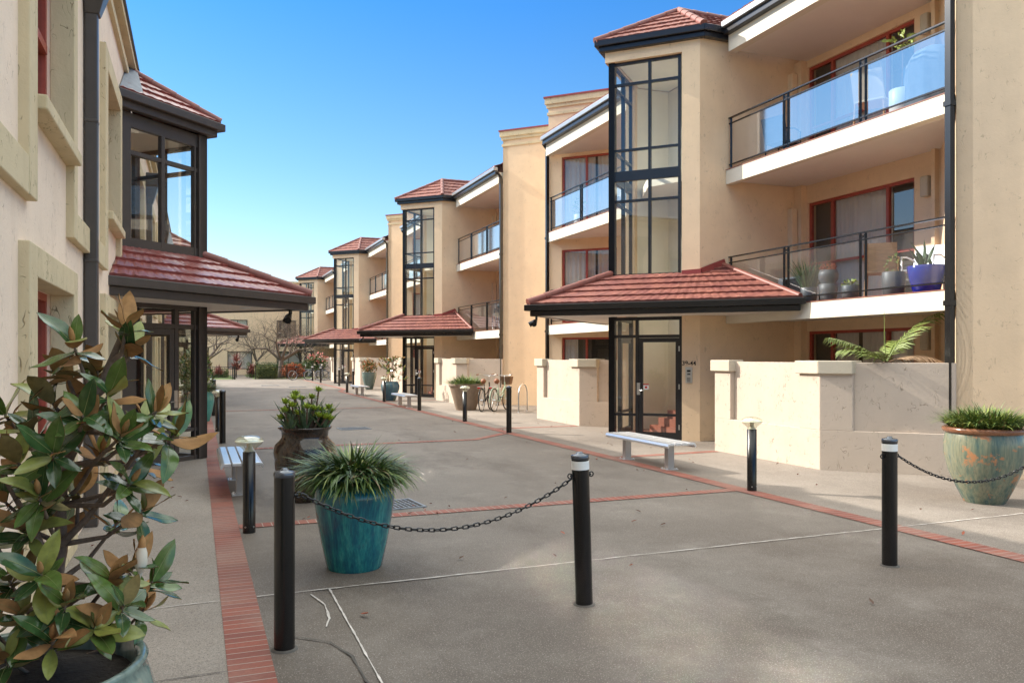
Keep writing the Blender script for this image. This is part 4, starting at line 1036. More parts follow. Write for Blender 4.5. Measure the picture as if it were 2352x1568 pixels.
# ---------------------------------------------------------------- glazed pots
def glaze(name, cols, seed, rough=0.12, vs=(9, 9, 0.9), patches=None):
    m = bpy.data.materials.new(name); m.use_nodes = True
    n = m.node_tree.nodes; l = m.node_tree.links; p = n['Principled BSDF']
    p.inputs['Roughness'].default_value = rough; p.inputs['Specular IOR Level'].default_value = 0.55
    tc = n.new('ShaderNodeTexCoord'); v = tc.outputs['Object']
    mp = n.new('ShaderNodeMapping'); mp.inputs['Scale'].default_value = vs; mp.inputs['Location'].default_value = (seed, seed * .7, 0); l.new(v, mp.inputs[0])
    a = n.new('ShaderNodeTexNoise'); a.inputs['Scale'].default_value = 1.0; a.inputs['Detail'].default_value = 7; a.inputs['Roughness'].default_value = .75; l.new(mp.outputs[0], a.inputs['Vector'])
    cr = n.new('ShaderNodeValToRGB'); l.new(a.outputs[0], cr.inputs[0]); e = cr.color_ramp.elements
    e[0].position = cols[0][0]; e[0].color = (*cols[0][1], 1); e[1].position = cols[-1][0]; e[1].color = (*cols[-1][1], 1)
    for q, c in cols[1:-1]: x = e.new(q); x.color = (*c, 1)
    out = cr.outputs[0]
    f = n.new('ShaderNodeTexNoise'); f.inputs['Scale'].default_value = 1; f.inputs['Detail'].default_value = 5
    mq = n.new('ShaderNodeMapping'); mq.inputs['Scale'].default_value = (vs[0] * 9, vs[1] * 9, vs[2] * 14); l.new(v, mq.inputs[0]); l.new(mq.outputs[0], f.inputs['Vector'])
    mr = n.new('ShaderNodeMapRange'); mr.inputs[1].default_value = .45; mr.inputs[2].default_value = .75; mr.inputs[4].default_value = .45; l.new(f.outputs[0], mr.inputs[0])
    mx = n.new('ShaderNodeMix'); mx.data_type = 'RGBA'; l.new(mr.outputs[0], mx.inputs[0]); l.new(out, mx.inputs[6]); mx.inputs[7].default_value = (*[c * .45 for c in cols[0][1]], 1); out = mx.outputs[2]
    if patches:
        g_ = n.new('ShaderNodeTexNoise'); g_.inputs['Scale'].default_value = 5; g_.inputs['Detail'].default_value = 5; g_.inputs['Roughness'].default_value = .7; l.new(v, g_.inputs['Vector'])
        m2 = n.new('ShaderNodeMapRange'); m2.inputs[1].default_value = patches[1]; m2.inputs[2].default_value = patches[1] + .06; l.new(g_.outputs[0], m2.inputs[0])
        m3 = n.new('ShaderNodeMix'); m3.data_type = 'RGBA'; l.new(m2.outputs[0], m3.inputs[0]); l.new(out, m3.inputs[6]); m3.inputs[7].default_value = (*patches[0], 1); out = m3.outputs[2]
    l.new(out, p.inputs['Base Color'])
    M[name] = m; return name
glaze('teal_glaze', [(.34, (.004, .045, .10)), (.47, (.010, .12, .16)), (.56, (.02, .20, .20)), (.66, (.06, .28, .26)), (.78, (.008, .08, .17))], 1.3, .10, (9, 9, .7))
glaze('brown_glaze', [(.34, (.012, .008, .006)), (.48, (.032, .020, .013)), (.6, (.085, .055, .035)), (.75, (.02, .013, .01))], 2.1, .12, (5, 5, 2))
glaze('celadon_glaze', [(.36, (.05, .10, .10)), (.47, (.13, .165, .12)), (.57, (.21, .21, .14)), (.72, (.07, .13, .13))], 3.7, .25, (6, 6, .5), ((.36, .17, .08), .57))
glaze('rust_rim_glaze', [(.3, (.16, .06, .03)), (.6, (.27, .12, .06)), (.8, (.30, .19, .11))], 5, .25, (8, 8, 8))
glaze('blue_drip_glaze', [(.3, (.03, .085, .14)), (.5, (.05, .12, .16)), (.65, (.14, .17, .11)), (.8, (.21, .16, .075))], 4.4, .13, (3, 3, .9))
glaze('grey_green_glaze', [(.3, (.10, .15, .14)), (.5, (.15, .21, .19)), (.8, (.12, .17, .16))], 6.4, .2, (5, 5, .9))
glaze('aqua_glaze', [(.3, (.04, .20, .19)), (.5, (.07, .29, .26)), (.8, (.12, .36, .30))], 7.4, .15, (9, 9, .8))
glaze('sage_glaze', [(.3, (.13, .19, .17)), (.5, (.20, .27, .23)), (.8, (.24, .31, .27))], 8.4, .12, (5, 5, .9))
M['terra_grey'] = mat('weathered_grey_terracotta', (0.30, 0.225, 0.165), .85, var=.2, vscale=4, bump=.3, bscale=30, col2=(.20, .155, .12), c2scale=3, stretch=(1, 1, .4))

def pot_full(name, lab, loc, prof, m, group=None, rimprof=None, rimmat=None, soil=-0.05):
    """prof: outer profile bottom->rim; inner lip and soil added"""
    t = thing(name, lab, 'planter', loc, group=group)
    b = MB(); R_, Z_ = prof[-1]
    b.lathe([*prof, (R_ - 0.012, Z_ + 0.012), (R_ - 0.035, Z_ + 0.004), (R_ - 0.045, Z_ - 0.10)], n=56); b.build('pot_body', m, t)
    s_ = MB(); s_.lathe([(R_ - 0.04, Z_ + soil - 0.01), (R_ * 0.5, Z_ + soil + 0.012), (1e-4, Z_ + soil + 0.015)], n=24); s_.build('soil', 'soil', t)
    if rimprof: q = MB(); q.lathe(rimprof, n=56); q.build('rim', rimmat, t)
    return t

# foreground teal pot with mondo-type strap grass
P1 = pot_full('glazed_pot', 'large teal glazed pot behind the hanging chain, dark strap grass spilling over', (1.16, 6.37, 0), [(.205, 0.0), (.215, .015), (.255, .20), (.292, .40), (.312, .55), (.305, .62), (.275, .67), (.262, .685), (.272, .70), (.278, .715)], 'teal_glaze')
mb = MB(); r = random.Random(12)
grass(mb, .26, .71, 1700, .38, .013, [(0, 6), (1, 4), (2, 2.2), (3, .7)], (.25, 1.25), (.4, 1.9), r)
grass(mb, .275, .69, 560, .34, .012, [(3, 3), (4, 3), (0, 1)], (.9, 1.6), (.6, 1.6), r)
mb.build('strap_leaves', ['strap_green', 'strap_dark', 'strap_lime', 'strap_dry', 'strap_brown'], P1)
# brown jar with aloes and lime rosettes
P2 = pot_full('glazed_pot', 'tall dark brown glazed jar with aloe spikes and lime rosettes', (1.17, 9.55, 0), [(.225, 0), (.235, .012), (.285, .15), (.335, .38), (.355, .55), (.335, .64), (.275, .70), (.25, .745), (.262, .79), (.30, .825), (.305, .835)], 'brown_glaze')
al = MB(); ro_ = MB(); stx = MB(); r = random.Random(4)
def aloe(mb, c, az, L, tilt, w, mi):
    p = Vector(c); a = tilt; vs = []; h = Vector((math.cos(az), math.sin(az), 0)); s_ = Vector((-math.sin(az), math.cos(az), 0)); n = 5
    for i in range(n + 1):
        t = i / n; ww = w * (1 - t) ** .8 * .5 + .001; dn = h * math.cos(a) - Vector((0, 0, 1)) * math.sin(a)
        vs += [p + s_ * ww, p + dn * ww * .55, p - s_ * ww, p - dn * ww * .25]
        a = tilt + .25 * t; p = p + (h * math.sin(a) + Vector((0, 0, 1)) * math.cos(a)) * L / n
    fs = []
    for i in range(n):
        for j in range(4): q = (j + 1) % 4; fs.append([i * 4 + j, i * 4 + q, i * 4 + 4 + q, i * 4 + 4 + j])
    mb.add(vs, fs, mi, False)
for c, k, s_ in (((-.02, -.12), 15, 1.0), ((.17, .05), 13, .9), ((-.17, .02), 13, .85), ((.02, .15), 12, .95), ((.2, -.12), 12, .8), ((-.18, -.15), 11, .8)):
    for i in range(k): aloe(al, (*c, .79), 2.4 * i + r.random(), s_ * r.uniform(.26, .48), r.uniform(.05, .85), .075 * s_, r.choice((0, 0, 1)))
def rosette(c, s_):
    c = Vector(c); ro_ = MB()
    for i in range(16):
        az = 2.4 * i; el = .15 + .9 * (i / 16); d = Vector((math.cos(az) * math.cos(el), math.sin(az) * math.cos(el), math.sin(el)))
        leaf(ro_, c, d, (0, 0, 1), s_ * r.uniform(.8, 1.1), s_ * .42, 0, 0, .15, -.1, 3)
    ro_.build('rosette', 'lime_rosette', P2)
for (x, y, z) in ((-.24, -.12, 1.08), (-.16, -.16, 1.14), (-.09, -.19, 1.05), (-.1, .08, 1.26), (-.2, .1, 1.05), (.16, .05, 1.30), (.13, -.2, 1.02), (.2, -.19, 1.0), (.26, -.16, .98), (.24, -.05, 1.0), (-.27, 0, .99), (.08, -.15, 1.1), (.3, .08, 1.05), (-.02, .12, 1.2), (-.22, -.05, 1.17), (.0, -.2, 1.12), (.17, -.12, 1.08), (.27, 0, 1.1), (-.13, -.1, 1.22), (.08, .02, 1.22)):
    z -= .06; rosette((x, y, z), .085); stx.tube([(x * .5, y * .5, .79), (x * .8, y * .8, .79 + (z - .79) * .5), (x, y, z)], .011, 6)
al.build('aloe_leaves', ['aloe_green', 'aloe_dark'], P2); stx.build('stems', 'stem_brown', P2)
# right-hand celadon pot
P3 = pot_full('glazed_pot', 'big mottled celadon and rust pot at far right, bright green grass on top', (8.32, 6.60, 0), [(.205, 0), (.215, .015), (.29, .17), (.37, .36), (.412, .55), (.415, .67), (.395, .775), (.385, .80)], 'celadon_glaze',
              rimprof=[(.385, .785), (.415, .795), (.43, .82), (.425, .845), (.405, .855), (.385, .85)], rimmat='rust_rim_glaze')
mb = MB(); r = random.Random(21)
grass(mb, .36, .85, 1700, .33, .010, [(0, 5), (1, 3), (2, 4), (3, .3)], (.1, 1.05), (.4, 1.4), r)
mb.build('strap_leaves', ['strap_green', 'strap_dark', 'strap_lime', 'strap_dry'], P3)
# conical planter
P4 = pot_full('conical_planter', 'wide conical grey-brown planter with green grass before the second garden wall', (7.75, 23.75, 0), [(.30, 0), (.31, .01), (.50, .70), (.515, .72), (.535, .725), (.54, .79), (.53, .80)], 'terra_grey')
mb = MB(); grass(mb, .50, .76, 700, .42, .016, [(0, 5), (1, 2), (2, 4)], (.05, 1.1), (.4, 1.4), random.Random(8))
mb.build('strap_leaves', ['strap_green', 'strap_dark', 'strap_lime'], P4)
# magnolia shrubs
def magnolia(t, clusters, trunk, L, z0, seed, r0=.03, per=(8, 11), rib=False):
    r = random.Random(seed); lv = MB(); wd = MB()
    tp = [Vector(p) for p in trunk]; n = len(tp)
    wd.tube(tp, [r0 * (1 - .6 * i / (n - 1)) for i in range(n)], 9)
    for (c, dirv, k) in clusters:
        c = Vector(c); best = min((p for p in tp if p.z < c.z - .05 * 0 ), key=lambda p: (p - c).length + max(0, p.z - c.z + .1) * 3, default=tp[0])
        mid = best.lerp(c, .55) + Vector((r.uniform(-.03, .03), r.uniform(-.03, .03), -.05)) * (L / .16)
        wd.tube([best, best.lerp(mid, .6), mid, mid.lerp(c, .55), c], [r0 * .42, r0 * .36, r0 * .3, r0 * .24, r0 * .16], 6)
        ax = Vector(dirv).normalized() if dirv else ((c - best).normalized() + Vector((0, 0, .8))).normalized()
        sx = ax.cross(Vector((.3, .5, .81))).normalized(); sy = ax.cross(sx)
        k = k or r.randint(*per)
        for i in range(k):
            az = 2.4 * i + r.uniform(-.3, .3); el = r.uniform(-.35, 1.0) if i > 2 else r.uniform(.8, 1.3)
            d = (sx * math.cos(az) + sy * math.sin(az)) * math.cos(el) + ax * math.sin(el) - Vector((0, 0, .12))
            b0 = c - ax * (L * .35 * (i / k)) + d * L * .03
            ll = L * r.uniform(.65, 1.2)
            top = r.choices((0, 1, 2), (5, 4, 2))[0]; un = r.choices((3, 4), (4, 2))[0]
            if el > .8 and r.random() < .35: top = r.choice((3, 2)); un = 3
            wd.tube([b0 - d * L * .08, b0], [.0025 * L / .16] * 2, 4, caps=False)
            leaf(lv, b0, d, ax if r.random() < .85 else -ax, ll, ll * r.uniform(.36, .46), top, un, r.uniform(.05, .40), r.uniform(-.15, .55), 8, 5 if rib else None)
        if r.random() < .45:
            q = c + ax * L * .1; bd = MB(); bd.tube([q, q + ax * L * .12, q + ax * L * .3, q + ax * L * .42], [L * .03, L * .075, L * .06, L * .008], 8); bd.build('bud', 'mag_under', t)
    wd.build('trunk', 'bark', t); lv.build('leaves', ['mag_top', 'mag_mid', 'mag_olive', 'mag_under', 'mag_under2', 'mag_rib'], t)
f_, CX_, HZ_ = 1860.0, 1176.0, 818.0
cy_, sy_ = math.cos(YAW), math.sin(YAW)
def px(x, y, d): l_ = (x - CX_) * d / f_; return Vector((d * sy_ + l_ * cy_, d * cy_ - l_ * sy_, EYE + (HZ_ - y) * d / f_))
PM = pot_full('glazed_pot', 'sage green glazed pot in the near left corner, holding the magnolia', (-.52, 2.92, 0), [(.24, 0), (.25, .01), (.33, .2), (.395, .42), (.40, .55), (.375, .63), (.36, .655), (.375, .675)], 'sage_glaze')
mag = thing('magnolia_shrub', 'large magnolia shrub with glossy leaves and rusty undersides, near left', 'shrub', (-.52, 2.92, .63))
ofm = Vector((-.52, 2.92, .63))
cl = []; rr = random.Random(77)
for (x, y, dj) in ((290, 745, 0), (305, 800, .08), (170, 795, -.05), (150, 855, .1), (225, 850, .12), (250, 905, -.1), (120, 925, .05), (190, 955, -.18), (70, 985, 0), (10, 950, .1), (360, 945, -.05), (330, 985, .1), (280, 1000, -.15), (230, 1040, .1), (120, 1040, -.2), (40, 1060, -.1), (-30, 1040, 0), (340, 1060, .1),
                   (400, 1000, .02), (300, 1110, -.05), (180, 1130, .15), (90, 1140, -.2), (10, 1150, -.05), (330, 1170, .1), (60, 1215, -.12), (140, 1220, .2), (270, 1200, .22), (-20, 1240, 0), (310, 1300, -.08), (350, 1335, .03), (255, 1330, -.12), (285, 1390, -.2), (95, 1320, -.25), (20, 1330, -.1), (150, 1385, -.28), (50, 1410, -.2), (-20, 1440, -.1), (220, 1440, -.25), (120, 1470, -.3), (330, 1400, .1), (10, 1510, -.25)):
    p = px(x, y, 2.72 + dj) - ofm; cl.append((p, None, None))
tk = [px(x, y, 2.78 + dj) - ofm for (x, y, dj) in ((105, 1540, 0), (112, 1430, .02), (128, 1340, .02), (140, 1250, .03), (138, 1160, .05), (150, 1070, .04), (190, 990, .03), (220, 910, .02), (255, 830, 0), (285, 760, 0))]
magnolia(mag, cl, tk, .135, 0, 5, .026, (7, 10), True)
br_ = MB()
for pts in (((128, 1340, .02), (90, 1240, -.05), (40, 1150, -.1), (0, 1080, -.1)), ((140, 1250, .03), (200, 1190, .05), (260, 1110, .03), (330, 1020, 0)), ((115, 1440, 0), (165, 1380, -.05), (230, 1340, -.05), (300, 1320, -.06)), ((112, 1450, 0), (70, 1400, -.1), (20, 1360, -.12))):
    br_.tube([px(x, y, 2.76 + dj) - ofm for x, y, dj in pts], [.014, .011, .009, .006][:len(pts)], 7)
br_.build('branches', 'bark', mag)
q = px(323, 1312, 2.62) - ofm
br_ = MB(); br_.tube([q - Vector((.03, 0, .09)), q], [.006, .008], 6); br_.tube([q, q + Vector((0, 0, .025)), q + Vector((.002, 0, .06)), q + Vector((.004, 0, .08))], [.010, .021, .019, .012], 10)
br_.tube([q + Vector((.004, 0, .079)), q + Vector((.005, 0, .10)), q + Vector((.006, 0, .118))], [.0135, .011, .002], 10, 1); br_.build('flower_bud', ['linen', 'mag_under'], mag)

# potted plants along the right and left
P5 = pot_full('glazed_pot', 'rounded blue drip-glazed pot with a bronze-leaved shrub, third garden wall behind', (6.72, 29.65, 0), [(.18, 0), (.19, .01), (.26, .2), (.335, .45), (.345, .56), (.31, .65), (.29, .68), (.30, .70)], 'blue_drip_glaze')
sh = thing('magnolia_shrub', 'small bronze-leaved magnolia growing from the blue drip-glazed pot', 'shrub', (6.72, 29.65, .65)); r = random.Random(3)
cl = [(Vector((r.gauss(0, .24), r.gauss(0, .22), r.uniform(.12, .95))), None, None) for _ in range(34)] + [(Vector((-.3, 0, .9)), None, None), (Vector((.4, 0, .62)), None, None)]
magnolia(sh, cl, [(0, 0, -.02), (.02, 0, .25), (-.03, .02, .5), (0, 0, .8)], .14, 0, 9, .02, (6, 9))
P6 = pot_full('glazed_pot', 'tall grey-green tapered pot with a bushy shrub near the third entrance', (8.05, 40.2, 0), [(.17, 0), (.18, .01), (.27, .3), (.35, .62), (.36, .75), (.35, .82), (.37, .85)], 'grey_green_glaze')
mb = MB(); foliage(mb, (0, 0, 1.13), (.42, .42, .32), 900, .10, (0, 1, 2), random.Random(6), .5, .2); mb.build('foliage', ['hedge_lime', 'hedge_green', 'orange_leaf'], P6)
P7 = pot_full('glazed_pot', 'aqua glazed pot beside the first porch, long dry grass hanging over it', (0.12, 22.0, 0), [(.20, 0), (.21, .012), (.27, .25), (.315, .5), (.32, .62), (.29, .71), (.27, .735), (.285, .75)], 'aqua_glaze')
mb = MB(); grass(mb, .24, .73, 600, .5, .014, [(0, 3), (1, 4), (3, 3), (4, 2)], (.05, 1.1), (.5, 1.6), random.Random(14)); mb.build('strap_leaves', ['strap_green', 'strap_dark', 'strap_lime', 'strap_dry', 'strap_brown'], P7)
sh = thing('camellia_shrub', 'dark leafy shrub rising behind the aqua pot on the left', 'shrub', (-.05, 23.6, 0)); mb = MB(); foliage(mb, (0, 0, 1.15), (.48, .45, .75), 1500, .11, (0, 1, 2), random.Random(16), .5, .2); mb.build('foliage', ['mag_mid', 'mag_top', 'mag_under2'], sh)
k_ = MB(); k_.tube([(0, 0, 0), (0, 0, 1.0)], [.03, .02], 7); k_.build('trunk', 'bark', sh)
P8 = thing('flowering_shrub', 'pink-flowering shrub behind the far bicycles', 'shrub', (7.9, 58.6, 0)); mb = MB(); foliage(mb, (0, 0, 1.1), (.85, .6, .6), 1500, .15, (0, 0, 1), random.Random(18), .5, .2); mb.build('foliage', ['hedge_green', 'strap_green'], P8)
mb = MB(); foliage(mb, (0.1, 0, 1.5), (.85, .6, .38), 130, .16, (0, 1), random.Random(19), .8, .5); mb.build('flowers', ['pink_petal', 'pink_strap'], P8)
k_ = MB(); k_.tube([(0, 0, 0), (0, 0, 1.0)], [.05, .03], 7); k_.build('trunk', 'bark', P8)
# palm behind the garden wall
palm = thing('palm', 'young palm with arching feathery fronds behind the near garden wall', 'palm', (9.42, 9.05, 0)); r = random.Random(5)
k_ = MB(); k_.tube([(0, 0, 0), (.0, 0, 1.58)], [.06, .045], 8); k_.build('trunk', 'stem_brown', palm)
def frond(mb, az, L, tilt, droop, mi, w=.30, n=26):
    p = Vector((0, 0, 1.55)); h = Vector((math.cos(az), math.sin(az), 0)); s_ = Vector((-math.sin(az), math.cos(az), 0)); pts = [p.copy()]
    for i in range(n):
        t = i / n; a = tilt + droop * t; dr = (h * math.sin(a) + Vector((0, 0, 1)) * math.cos(a)); p = p + dr * L / n; pts.append(p.copy())
        if t > .12:
            ll = w * math.sin(math.pi * (.1 + .9 * t)) ** .6 + .05; up = s_.cross(dr)
            for sg in (-1, 1):
                d = (s_ * sg * .8 + dr * .65 - Vector((0, 0, 1)) * .25 * r.random() + up * .1).normalized(); q = p + d * ll * .55; e = p + d * ll - Vector((0, 0, .05)) * r.random() * 2
                wv = dr * .011
                mb.add([p - wv, p + wv, q + wv * 1.2, e, q - wv * 1.2], [[0, 1, 2, 4], [4, 2, 3]], mi)
    mb.tube(pts, [.012 * (1 - .85 * i / n) for i in range(n + 1)], 5, mi, caps=False)
fb = MB(); rgt = math.atan2(-sy_, cy_)
frond(fb, rgt + .05, 1.1, .45, .75, 0, .28); frond(fb, rgt + math.pi + .1, .95, .95, .45, 0, .24); frond(fb, rgt + math.pi - .7, .7, .9, .8, 0, .22); frond(fb, rgt - .35, .75, 1.05, 1.0, 1, .22); frond(fb, rgt + .8, .8, .6, 1.0, 0, .25); frond(fb, rgt - 1.2, .45, 1.5, 1.2, 1, .14); frond(fb, rgt + math.pi + .9, .7, 1.0, .7, 0, .2)
fb.tube([(0, 0, 1.5), (-.03, .01, 1.85), (-.035, .01, 2.32)], [.01, .007, .002], 5, 0)
fb.build('fronds', ['palm_green', 'strap_dry'], palm)

# ---------------------------------------------------------------- bollards, lamp posts, chains
def bollard(band):
    t = thing('bollard', 'x', 'bollard', group='black steel bollards')
    p = MB(); p.lathe([(.0575, 0.0), (.0575, .985)], n=32); p.build('post', 'black', t)
    b = MB(); b.lathe([(.075, 0.0), (.072, .006), (.059, .010)], n=24); b.build('base_collar', 'crack', t)
    c = MB(); c.lathe([(.0585, .972), (.061, .976), (.061, .994), (.055, 1.002), (.03, 1.006), (.022, 1.012), (.016, 1.02), (1e-4, 1.021)], n=32); c.build('cap', 'capmetal', t)
    if band:
        w = MB(); w.lathe([(.0588, .905), (.0588, .962)], n=32); w.build('reflective_band', 'white', t)
    ee = []
    for s_ in ((-1, 1) if band else (1,)): e = MB(); ee.append(e); e.tube([(.055 * s_, 0, .865), (.075 * s_, 0, .865)], .008, 6); e.tube([(.078 * s_ + .016 * math.cos(a * .785), 0, .865 + .016 * math.sin(a * .785)) for a in range(9)], .0045, 6)
    return t, ee
bA, eA = bollard(False); eA[0].build('chain_eye', 'black', bA); bB, eB = bollard(True)
for e_ in eB: e_.build('chain_eye', 'black', bB)
bA.location = (.465, 4.72, 0); bA['label'] = 'tall plain black bollard at the left end of the hanging chain'
bB.location = (2.41, 4.85, 0); bB['label'] = 'leaning white-banded bollard in the middle, right end of the first chain'; bB.rotation_euler = (R(1.0), R(-2.3), 0)
dup(bB, (5.10, 4.87, 0), label='white-banded bollard at right where the second chain begins').rotation_euler = (0, 0, 0)
dup(bB, (7.12, 4.92, 0), label='white-banded bollard beyond the right edge holding the second chain').rotation_euler = (0, 0, 0)
for (x, y, src, lab) in ((.47, 16.29, bA, 'plain black bollard between the left bench and the first porch'), (.46, 23.9, bA, 'plain black bollard behind the aqua pot on the left'),
                         (6.28, 16.27, bA, 'black bollard before the garden wall left of entrance 39-44'), (6.31, 23.89, bA, 'black bollard beside the second right-hand bench'),
                         (7.4, 41.0, bB, 'white-banded bollard between the third bench and third entrance'), (7.4, 45.3, bB, 'white-banded bollard in front of the third entrance door'),
                         (7.25, 51.4, bB, 'white-banded bollard right of the far bicycles'), (7.3, 55.6, bB, 'white-banded bollard nearest the far black bicycle')):
    d_ = dup(src, (x, y, 0), label=lab, skip=('chain_eye',)); d_.rotation_euler = (0, 0, 0)
def lamp():
    t = thing('bollard_lamp', 'black bollard lamp with clear mushroom head beside the near left bench', 'lamp', (.465, 7.97, 0), group='low bollard lamps with clear glass heads')
    p = MB(); p.lathe([(.0575, 0.0), (.0575, .755), (.05, .758)], n=32); p.build('post', 'black', t)
    h = MB(); h.lathe([(.050, .758), (.053, .775), (.075, .80), (.112, .828), (.128, .852), (.124, .872), (.10, .893), (.06, .906), (1e-4, .91)], n=36); h.build('lamp_head', 'lampglass', t)
    c = MB(); c.lathe([(.046, .76), (.028, .785), (.022, .82), (.030, .85), (.045, .862), (1e-4, .868)], n=28); c.build('reflector', 'lampcone', t)
    r_ = MB(); r_.lathe([(.127, .848), (.1305, .851), (.1305, .855), (.127, .858)], n=36); r_.build('seam_ring', 'lampcone', t)
    for a in (-2.2, -.9, .6, 2.1):
        b = MB(); q = Vector((math.cos(a), math.sin(a), 0)); b.tube([q * .055 + Vector((0, 0, .06)), q * .063 + Vector((0, 0, .06))], .008, 8); b.build('bolt', 'steel', t)
    return t
M['lampcone'] = mat('cream_lamp_reflector', (0.72, 0.68, 0.52), .35)
la = lamp()
for (x, y, lab) in ((.455, 18.98, 'bollard lamp with clear head beside the first left porch'), (.46, 28.95, 'bollard lamp on the left, farthest, just beyond the aqua pot'),
                    (6.35, 8.18, 'bollard lamp with clear head in front of the near garden wall at right'), (6.33, 19.49, 'bollard lamp in front of the conical planter'),
                    (6.33, 28.9, 'bollard lamp standing right before the blue drip-glazed pot'), (6.4, 37.0, 'bollard lamp beyond the third bench, near the brick zigzag')):
    dup(la, (x, y, 0), label=lab)
def chain(a, b, sag, lab):
    a = Vector(a); b = Vector(b); n = 200; pts = []
    for i in range(n + 1): t = i / n; p = a.lerp(b, t); p.z -= sag * 4 * t * (1 - t); pts.append(p)
    L = sum((q - p).length for p, q in zip(pts, pts[1:])); pitch = .037; k = int(L / pitch)
    def at(s_):
        acc = 0
        for p, q in zip(pts, pts[1:]):
            l_ = (q - p).length
            if acc + l_ >= s_: return p.lerp(q, (s_ - acc) / l_), (q - p).normalized()
            acc += l_
        return pts[-1], (pts[-1] - pts[-2]).normalized()
    mb = MB(); r = random.Random(k)
    for i in range(k):
        c, t = at((i + .5) * pitch); s_ = t.cross(Vector((0, 0, 1))).normalized(); u = s_.cross(t)
        an = (0 if i % 2 else math.pi / 2) + .5 + r.uniform(-.25, .25); v = s_ * math.cos(an) + u * math.sin(an)
        hl, hw = .0185, .0105; loop = []
        for j in range(12):
            ph = 2 * math.pi * j / 12; x = hw * math.cos(ph); y = hw * math.sin(ph) + (hl - hw + .004) * (1 if math.sin(ph) >= 0 else -1)
            loop.append(c + t * y + v * x)
        m = 5; vs = []
        for j in range(12):
            tg = (loop[(j + 1) % 12] - loop[j - 1]).normalized(); w_ = t.cross(v).normalized(); o = tg.cross(w_).normalized()
            for q in range(m): a_ = 2 * math.pi * q / m; vs.append(loop[j] + (w_ * math.cos(a_) + o * math.sin(a_)) * .0043)
        mb.add(vs, [[j * m + q, j * m + (q + 1) % m, ((j + 1) % 12) * m + (q + 1) % m, ((j + 1) % 12) * m + q] for j in range(12) for q in range(m)], 0, True)
    o = mb.build('chain', 'black', None, tuple((a + b) / 2), tuple((a + b) / 2)); tag(o, lab, 'chain', 'black link chains slung between bollards')
chain((.56, 4.725, .865), (2.335, 4.83, .862), .275, 'black link chain sagging in front of the teal pot')
chain((5.195, 4.872, .86), (7.03, 4.918, .862), .26, 'black link chain at far right, crossing the celadon pot')

# ---------------------------------------------------------------- benches
def bench():
    t = thing('bench', 'silver slatted bench before entrance 39-44', 'bench', (6.44, 10.78, 0), group='backless aluminium slat benches')
    for i, x in enumerate((-.175, -.058, .058, .175)):
        m = MB(); w_ = .05
        if abs(x) > .1:
            s_ = 1 if x > 0 else -1
            prof = [(x - s_ * w_, .38), (x - s_ * w_, .415), (x + s_ * .02, .415), (x + s_ * .05, .405), (x + s_ * .066, .38), (x + s_ * .064, .352), (x + s_ * .045, .345), (x + s_ * .03, .38)]
        else: prof = [(x - w_, .38), (x + w_, .38), (x + w_, .415), (x - w_, .415)]
        n = len(prof); vs = [(a, -.93, z) for a, z in prof] + [(a, .93, z) for a, z in prof]
        m.add(vs, [list(range(n)), list(range(n, 2 * n))[::-1]] + [[j, j + n, (j + 1) % n + n, (j + 1) % n] for j in range(n)])
        m.build('slat', 'alu', t, bevel=.004)
    for y in (-.60, .65):
        l_ = MB(); l_.box(-.055, .055, y - .05, y + .05, .012, .35); l_.box(-.17, .17, y - .025, y + .025, .35, .379); o = l_.build('leg', 'benchleg', t, bevel=.008)
        b = MB(); b.box(-.10, .10, y - .085, y + .085, 0, .012)
        for sx in (-1, 1):
            for sy in (-1, 1): b.lathe([(.012, .012), (.012, .022), (.004, .028)], (.08 * sx, y + .065 * sy, 0), 8)
        b.build('base_plate', 'alu', o)
    return t
M['benchleg'] = mat('grey_anodised_leg', (.40, .38, .37), .4, metal=.5, var=.06)
be = bench()
dup(be, (.50, 10.80, 0), label='silver slatted bench at left, half hidden behind the near bollard lamp')
dup(be, (6.40, 26.1, 0), label='silver slatted bench before the second entrance, right of the blue drip pot')
dup(be, (6.46, 34.3, 0), label='silver slatted bench farthest away, left of the blue drip pot')

